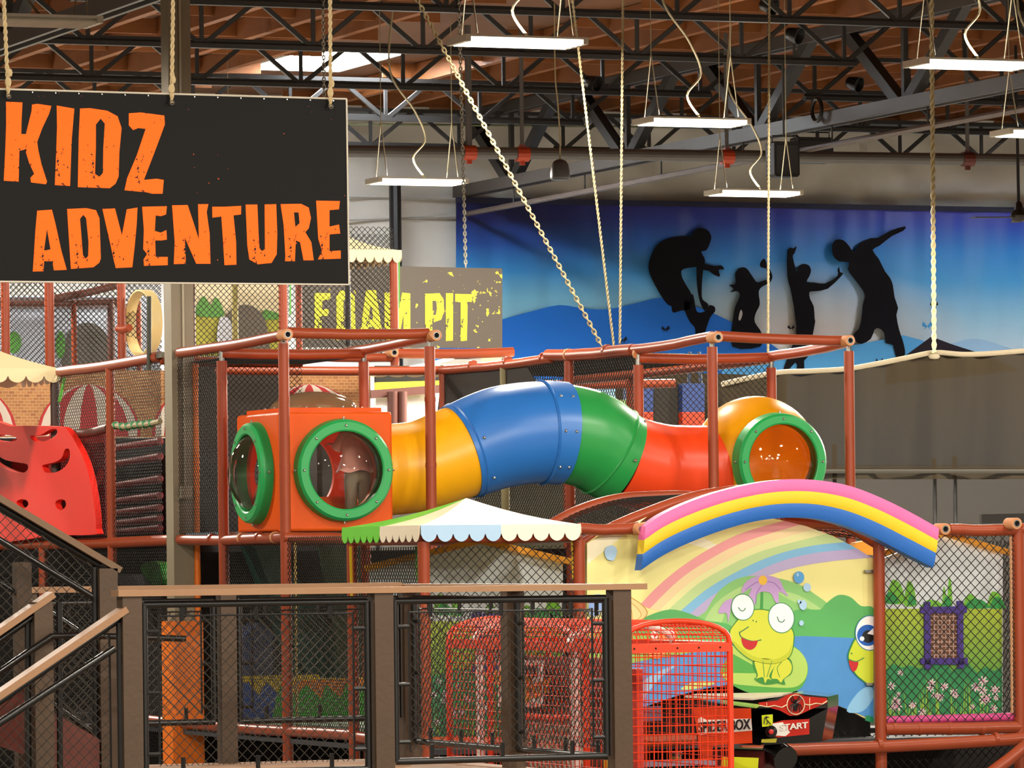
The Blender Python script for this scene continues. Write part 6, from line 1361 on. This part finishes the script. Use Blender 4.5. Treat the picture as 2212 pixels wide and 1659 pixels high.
# ---- stair rails
def sloped(t, pts, y, w=.14, h=.04, m=None, name='cap'): return build(name, MB().bar(PY(*pts[0], y), PY(*pts[1], y), w, h), m or CAPM, t)
def hrail(t, pts, y, r=.02, m=None): return build('handrail', MB().tube([PY(a, b, y) for a, b in pts], r, 10), m or mat('black handrail', '#141211', .22, .05), t, True)
s1 = thing('stair_rail', 'descending brown stair rail with chain-link meeting the foreground post', 'railing', (8.5, YR1, 0))
sloped(s1, ((-60, 1540), (268, 1316)), YR1); hrail(s1, ((-60, 1600), (120, 1483), (247, 1401)), YR1 - .08, .022); hrail(s1, ((-60, 1556), (262, 1334)), YR1, .022)
build('pipe_frame', MB().cyl(PY(258, 1345, YR1), PY(263, 1700, YR1), .022, 8).cyl(PY(236, 1370, YR1), PY(240, 1690, YR1), .007, 6), BLACKM, s1, True)
mb = MB()
mb.net(PY(-60, 1720, YR1), PY(240, 1720, YR1) - PY(-60, 1720, YR1), V((0, 0, 1.0)), .066, .0028)
# keep only what lies below the sloping cap
def below(m, a, b, y):
    A, B = PY(*a, y), PY(*b, y); o = MB()
    k = (B.z - A.z) / (B.x - A.x)
    for i in range(0, len(m.v), 6):
        p, q = (m.v[i] + m.v[i + 1] + m.v[i + 2]) / 3, (m.v[i + 3] + m.v[i + 4] + m.v[i + 5]) / 3
        fp_, fq = p.z - (A.z + k * (p.x - A.x)), q.z - (A.z + k * (q.x - A.x))
        if fp_ > 0 and fq > 0: continue
        if (fp_ > 0) != (fq > 0):
            t_ = fp_ / (fp_ - fq); c = p + (q - p) * t_
            if fp_ > 0: p = c
            else: q = c
        if (p - q).length > .01: o.tube([p, q], .0028, 3, False)
    return o
build('chain_link', below(mb, (-60, 1556), (262, 1334), YR1), LINK, s1, kind='stuff', fix=False)
Y2 = 30.35
s2 = thing('stair_rail', 'far side rail of the descending stairs with a tan cap and bent handrail', 'railing', (8.8, Y2, 0))
sloped(s2, ((-60, 1402), (111, 1284)), Y2); hrail(s2, ((-60, 1492), (112, 1374), (165, 1372), (400, 1380)), Y2 - .1, .021); hrail(s2, ((-60, 1424), (100, 1312)), Y2, .022)
timber_post(s2, PY(90, 1450, Y2).x, Y2, ZD - 1.5, PY(90, 1300, Y2).z)
build('pipe_frame', MB().cyl(PY(60, 1345, Y2), PY(62, 1700, Y2), .02, 8).cyl(PY(128, 1300, Y2), PY(130, 1700, Y2), .02, 8), BLACKM, s2, True)
build('stringer', MB().prism([PY(100, 1530, Y2 + .5), PY(215, 1597, Y2 + .5), PY(215, 1720, Y2 + .5), PY(100, 1720, Y2 + .5)], (0, .05, 0)), mat('red brown stringer', '#5e2418', .5, .2, 4), s2)
build('stringer', MB().prism([PY(-60, 1500, Y2 + .3), PY(52, 1480, Y2 + .3), PY(52, 1630, Y2 + .3), PY(-60, 1590, Y2 + .3)], (0, .05, 0)), MATS['red brown stringer'], s2)
Y3 = 30.9
s3 = thing('stair_rail', 'ascending brown stair rail in front of the red climbing panel', 'railing', (8.8, Y3, 0))
sloped(s3, ((-60, 1044), (256, 1232)), Y3, .12, .04, mat('dark brown cap', '#6e5339', .55, .12, 4)); hrail(s3, ((-60, 1060), (215, 1222)), Y3 + .02, .03); hrail(s3, ((-60, 1130), (198, 1288)), Y3 - .1, .021); hrail(s3, ((-60, 1222), (66, 1300)), Y3 + .6, .02); hrail(s3, ((102, 1320), (165, 1362)), Y3 + .6, .022); hrail(s3, ((106, 1518), (214, 1594)), Y3 + .5, .022)  # this cap is a darker brown than the others
timber_post(s3, PY(231, 1450, Y3).x, Y3, ZD - 1.5, PY(231, 1228, Y3).z); timber_post(s3, PY(48, 1300, Y3 + .6).x, Y3 + .6, ZD - 1.5, PY(48, 1214, Y3 + .6).z, .05)
build('pipe_frame', MB().cyl(PY(205, 1225, Y3), PY(208, 1720, Y3), .022, 8), BLACKM, s3, True)
mb = MB(); mb.net(PY(-60, 1720, Y3), PY(205, 1720, Y3) - PY(-60, 1720, Y3), V((0, 0, 1.9)), .066, .0028)
build('chain_link', below(mb, (-60, 1060), (215, 1222), Y3), LINK, s3, kind='stuff', fix=False)

tag(build('darkening_screen', MB().box((PY(1030, 1100, 47.0).x, 47.0, L0 - .06), (PY(1330, 1100, 47.0).x, 47.02, PY(1200, 1000, 47.0).z)), mat('olive screen cloth', '#3c3722', .8, .5, 6)), 'olive screen cloth added to darken the view through the net below the tube arch', 'screen')  # added panel darkens the pale wall behind the net

# ------------------------------------------------------------------ children inside the cube pod
def skinned(name, joints, edges, m, parent, sub=2):
    """continuous body surface grown over joints {name: (pos, radius)}"""
    me = bpy.data.meshes.new(name); keys = list(joints); off = WORLD[parent.name]
    me.from_pydata([tuple(V(joints[k][0]) - off) for k in keys], [(keys.index(a), keys.index(b)) for a, b in edges], [])
    o = bpy.data.objects.new(name, me); C.objects.link(o)
    sk = o.modifiers.new('skin', 'SKIN'); sk.use_smooth_shade = True
    for i, k in enumerate(keys):
        r = joints[k][1]; me.skin_vertices[0].data[i].radius = r if isinstance(r, tuple) else (r, r)
    me.skin_vertices[0].data[0].use_root = True
    su = o.modifiers.new('sub', 'SUBSURF'); su.levels = sub; su.render_levels = sub
    bpy.context.view_layer.update(); dg = bpy.context.evaluated_depsgraph_get(); m2_ = bpy.data.meshes.new_from_object(o.evaluated_get(dg)); o.modifiers.clear(); o.data = m2_
    m2_.materials.clear(); m2_.materials.append(m)
    m2_.polygons.foreach_set('use_smooth', [True] * len(m2_.polygons))
    o.parent = parent; WORLD[o.name] = off.copy()
    return o
SKIN = mat('child skin', '#d79a7c', .5, .05); HAIR = mat('brown hair', '#4a3020', .6, .3, 40); PINK = mat('pink cotton', '#ffb6a6', .7, .08, 12, bump=.2, bscale=25); JEAN = mat('faded grey denim', '#8f8973', .75, .15, 20); GREY = mat('dark grey cotton', '#4a4a46', .75, .1)
fx, fy, fz = PY(772, 1100, yc + .42).x, yc + .42, zb2 + .06
ch = thing('person', 'child in pink top and grey trousers standing back-turned inside the cube pod', 'person', (fx, fy, fz))
def at(x, y, z): return (fx + x, fy + y, fz + z)
H = {'pel': (at(0, 0, .46), (.085, .075)), 'sp': (at(.0, -.005, .60), (.08, .065)), 'chest': (at(-.01, 0, .72), (.085, .065)), 'neck': (at(-.015, .02, .80), .032), 'head': (at(-.015, .03, .87), .068), 'crown': (at(-.015, .03, .93), .062),
     'ls': (at(-.105, 0, .75), .036), 'le': (at(-.15, .09, .64), .027), 'lw': (at(-.13, .2, .66), .02), 'lh': (at(-.12, .25, .68), .022),
     'rs': (at(.085, 0, .75), .036), 're': (at(.14, .09, .65), .027), 'rw': (at(.12, .2, .70), .02), 'rh': (at(.11, .25, .73), .022),
     'lt': (at(-.05, 0, .40), .062), 'lk': (at(-.055, -.005, .23), .044), 'la': (at(-.055, .01, .05), .03), 'lf': (at(-.06, .09, .025), .026),
     'rt': (at(.05, 0, .40), .062), 'rk': (at(.058, -.005, .23), .044), 'ra': (at(.06, .01, .05), .03), 'rf': (at(.065, .09, .025), .026)}
ED = [('pel', 'sp'), ('sp', 'chest'), ('chest', 'neck'), ('neck', 'head'), ('head', 'crown'), ('chest', 'ls'), ('ls', 'le'), ('le', 'lw'), ('lw', 'lh'), ('chest', 'rs'), ('rs', 're'), ('re', 'rw'), ('rw', 'rh'), ('pel', 'lt'), ('lt', 'lk'), ('lk', 'la'), ('la', 'lf'), ('pel', 'rt'), ('rt', 'rk'), ('rk', 'ra'), ('ra', 'rf')]
skinned('body', H, ED, SKIN, ch)
for s_ in (-1, 1):
    c = V(H['lh' if s_ < 0 else 'rh'][0])
    for k in range(5):
        a = (k - 2) * .35; build('finger', MB().tube([c, c + V((.018 * (k - 2), .03, .01)), c + V((.022 * (k - 2), .05 - .006 * abs(k - 2), -.005))], [.008, .007, .005], 6), SKIN, ch, True)
P_ = {'w': (at(0, 0, .50), (.095, .085)), 'pel': (at(0, 0, .44), (.10, .088)), 'lt': (at(-.052, 0, .38), .072), 'lk': (at(-.057, -.005, .23), .056), 'la': (at(-.057, .005, .05), .048), 'rt': (at(.052, 0, .38), .072), 'rk': (at(.06, -.005, .23), .056), 'ra': (at(.062, .005, .05), .048)}
skinned('trousers', P_, [('w', 'pel'), ('pel', 'lt'), ('lt', 'lk'), ('lk', 'la'), ('pel', 'rt'), ('rt', 'rk'), ('rk', 'ra')], JEAN, ch)
vs, fs = [], []; N_ = 36; prof = [(.045, .80), (.085, .775), (.115, .74), (.112, .68), (.108, .60), (.118, .53), (.135, .47), (.15, .445)]
for i, (r, z) in enumerate(prof):
    for j in range(N_):
        a = 2 * math.pi * j / N_; w = 1 + (.06 * math.sin(9 * a) * max(0, (i - 4) / 3)); vs.append(V(at(-.01 + r * 1.12 * w * math.cos(a), r * .82 * w * math.sin(a), z - (.012 * math.sin(5 * a) if i == len(prof) - 1 else 0))))
for i in range(len(prof) - 1):
    for j in range(N_): fs.append((i * N_ + j, i * N_ + (j + 1) % N_, (i + 1) * N_ + (j + 1) % N_, (i + 1) * N_ + j))
mb = MB(); mb.add(vs, fs)
for s_, a, b in ((-1, 'ls', 'le'), (1, 'rs', 're')): mb.tube([V(H[a][0]) - V((s_ * .02, 0, -.01)), V(H[a][0]), V(H[b][0])], [.05, .052, .046], 14, False)
build('top', mb, PINK, ch, 70)
mb = MB(); mb.lathe(at(-.015, .02, .76), (0, 0, 1), [(.07, -.04), (.085, .0), (.085, .08), (.088, .13), (.075, .18), (.04, .21), (0, .215)], 24)
for k in range(14):
    a = math.pi + math.pi * (k + .5) / 14; c = V(at(-.015 + .075 * math.cos(a), .02 + .07 * math.sin(a), .78)); mb.tube([c, c + V((.004 * math.sin(k), -.012, -.05)), c + V((.008 * math.sin(k * 2), -.01, -.11 - .02 * math.sin(k * 3)))], [.018, .016, .004], 6)
build('hair', mb, HAIR, ch, 70)
# second child, crouching by the side bubble
gx_, gy_, gz_ = xa + .28, ya - .28, zb2 + .06
c2_ = thing('person', 'crouching child in dark clothes seen through the side bubble of the cube pod', 'person', (gx_, gy_, gz_))
def a2(x, y, z): return (gx_ + x, gy_ + y, gz_ + z)
H2 = {'pel': (a2(0, 0, .16), (.09, .09)), 'sp': (a2(-.01, -.02, .30), .08), 'chest': (a2(-.03, -.03, .42), .082), 'neck': (a2(-.05, -.04, .50), .033), 'head': (a2(-.065, -.05, .57), .066), 'crown': (a2(-.06, -.045, .63), .06),
      'ls': (a2(-.05, .08, .44), .034), 'le': (a2(-.15, .10, .32), .027), 'lw': (a2(-.2, .04, .22), .022), 'lh': (a2(-.2, .0, .18), .022), 'rs': (a2(-.03, -.13, .43), .034), 're': (a2(-.12, -.16, .30), .028), 'rw': (a2(-.17, -.08, .2), .022), 'rh': (a2(-.17, -.04, .17), .022),
      'lt': (a2(-.08, .07, .17), .06), 'lk': (a2(-.18, .08, .26), .046), 'la': (a2(-.14, .08, .05), .03), 'lf': (a2(-.2, .08, .025), .026), 'rt': (a2(-.08, -.07, .17), .06), 'rk': (a2(-.18, -.08, .26), .046), 'ra': (a2(-.14, -.08, .05), .03), 'rf': (a2(-.2, -.08, .025), .026)}
skinned('body', H2, ED, SKIN, c2_)
skinned('shirt', {'w': (a2(0, 0, .2), .105), 'sp': (a2(-.01, -.02, .31), .098), 'chest': (a2(-.03, -.03, .43), .098), 'ls': (a2(-.06, .085, .43), .046), 'le': (a2(-.11, .095, .37), .042), 'rs': (a2(-.04, -.135, .42), .046), 're': (a2(-.09, -.15, .35), .042)}, [('w', 'sp'), ('sp', 'chest'), ('chest', 'ls'), ('ls', 'le'), ('chest', 'rs'), ('rs', 're')], GREY, c2_)
skinned('shorts', {'pel': (a2(0, 0, .16), .1), 'lt': (a2(-.08, .07, .17), .07), 'lk': (a2(-.14, .078, .23), .058), 'rt': (a2(-.08, -.07, .17), .07), 'rk': (a2(-.14, -.078, .23), .058)}, [('pel', 'lt'), ('lt', 'lk'), ('pel', 'rt'), ('rt', 'rk')], JEAN, c2_)
build('hair', MB().ball(a2(-.05, -.04, .605), .078, 18, (1, 1, .9)), HAIR, c2_, True)
for sy in (-.025, .025): build('eye', MB().ball(a2(-.13, -.055 + sy, .575), .008, 8), mat('eye dark', '#1a1412', .3), c2_, True)
build('nose', MB().ball(a2(-.135, -.055, .555), .011, 8, (1.2, .8, 1)), SKIN, c2_, True); build('mouth', MB().ball(a2(-.13, -.055, .53), .012, 8, (.5, 1.3, .4)), mat('lip', '#b05a4e', .5), c2_, True)
for hk in ('lh', 'rh'):
    c = V(H2[hk][0])
    for k in range(5): build('finger', MB().tube([c, c + V((-.02, .009 * (k - 2), -.01)), c + V((-.036 + .004 * abs(k - 2), .012 * (k - 2), -.022))], [.008, .007, .005], 6), SKIN, c2_, True)
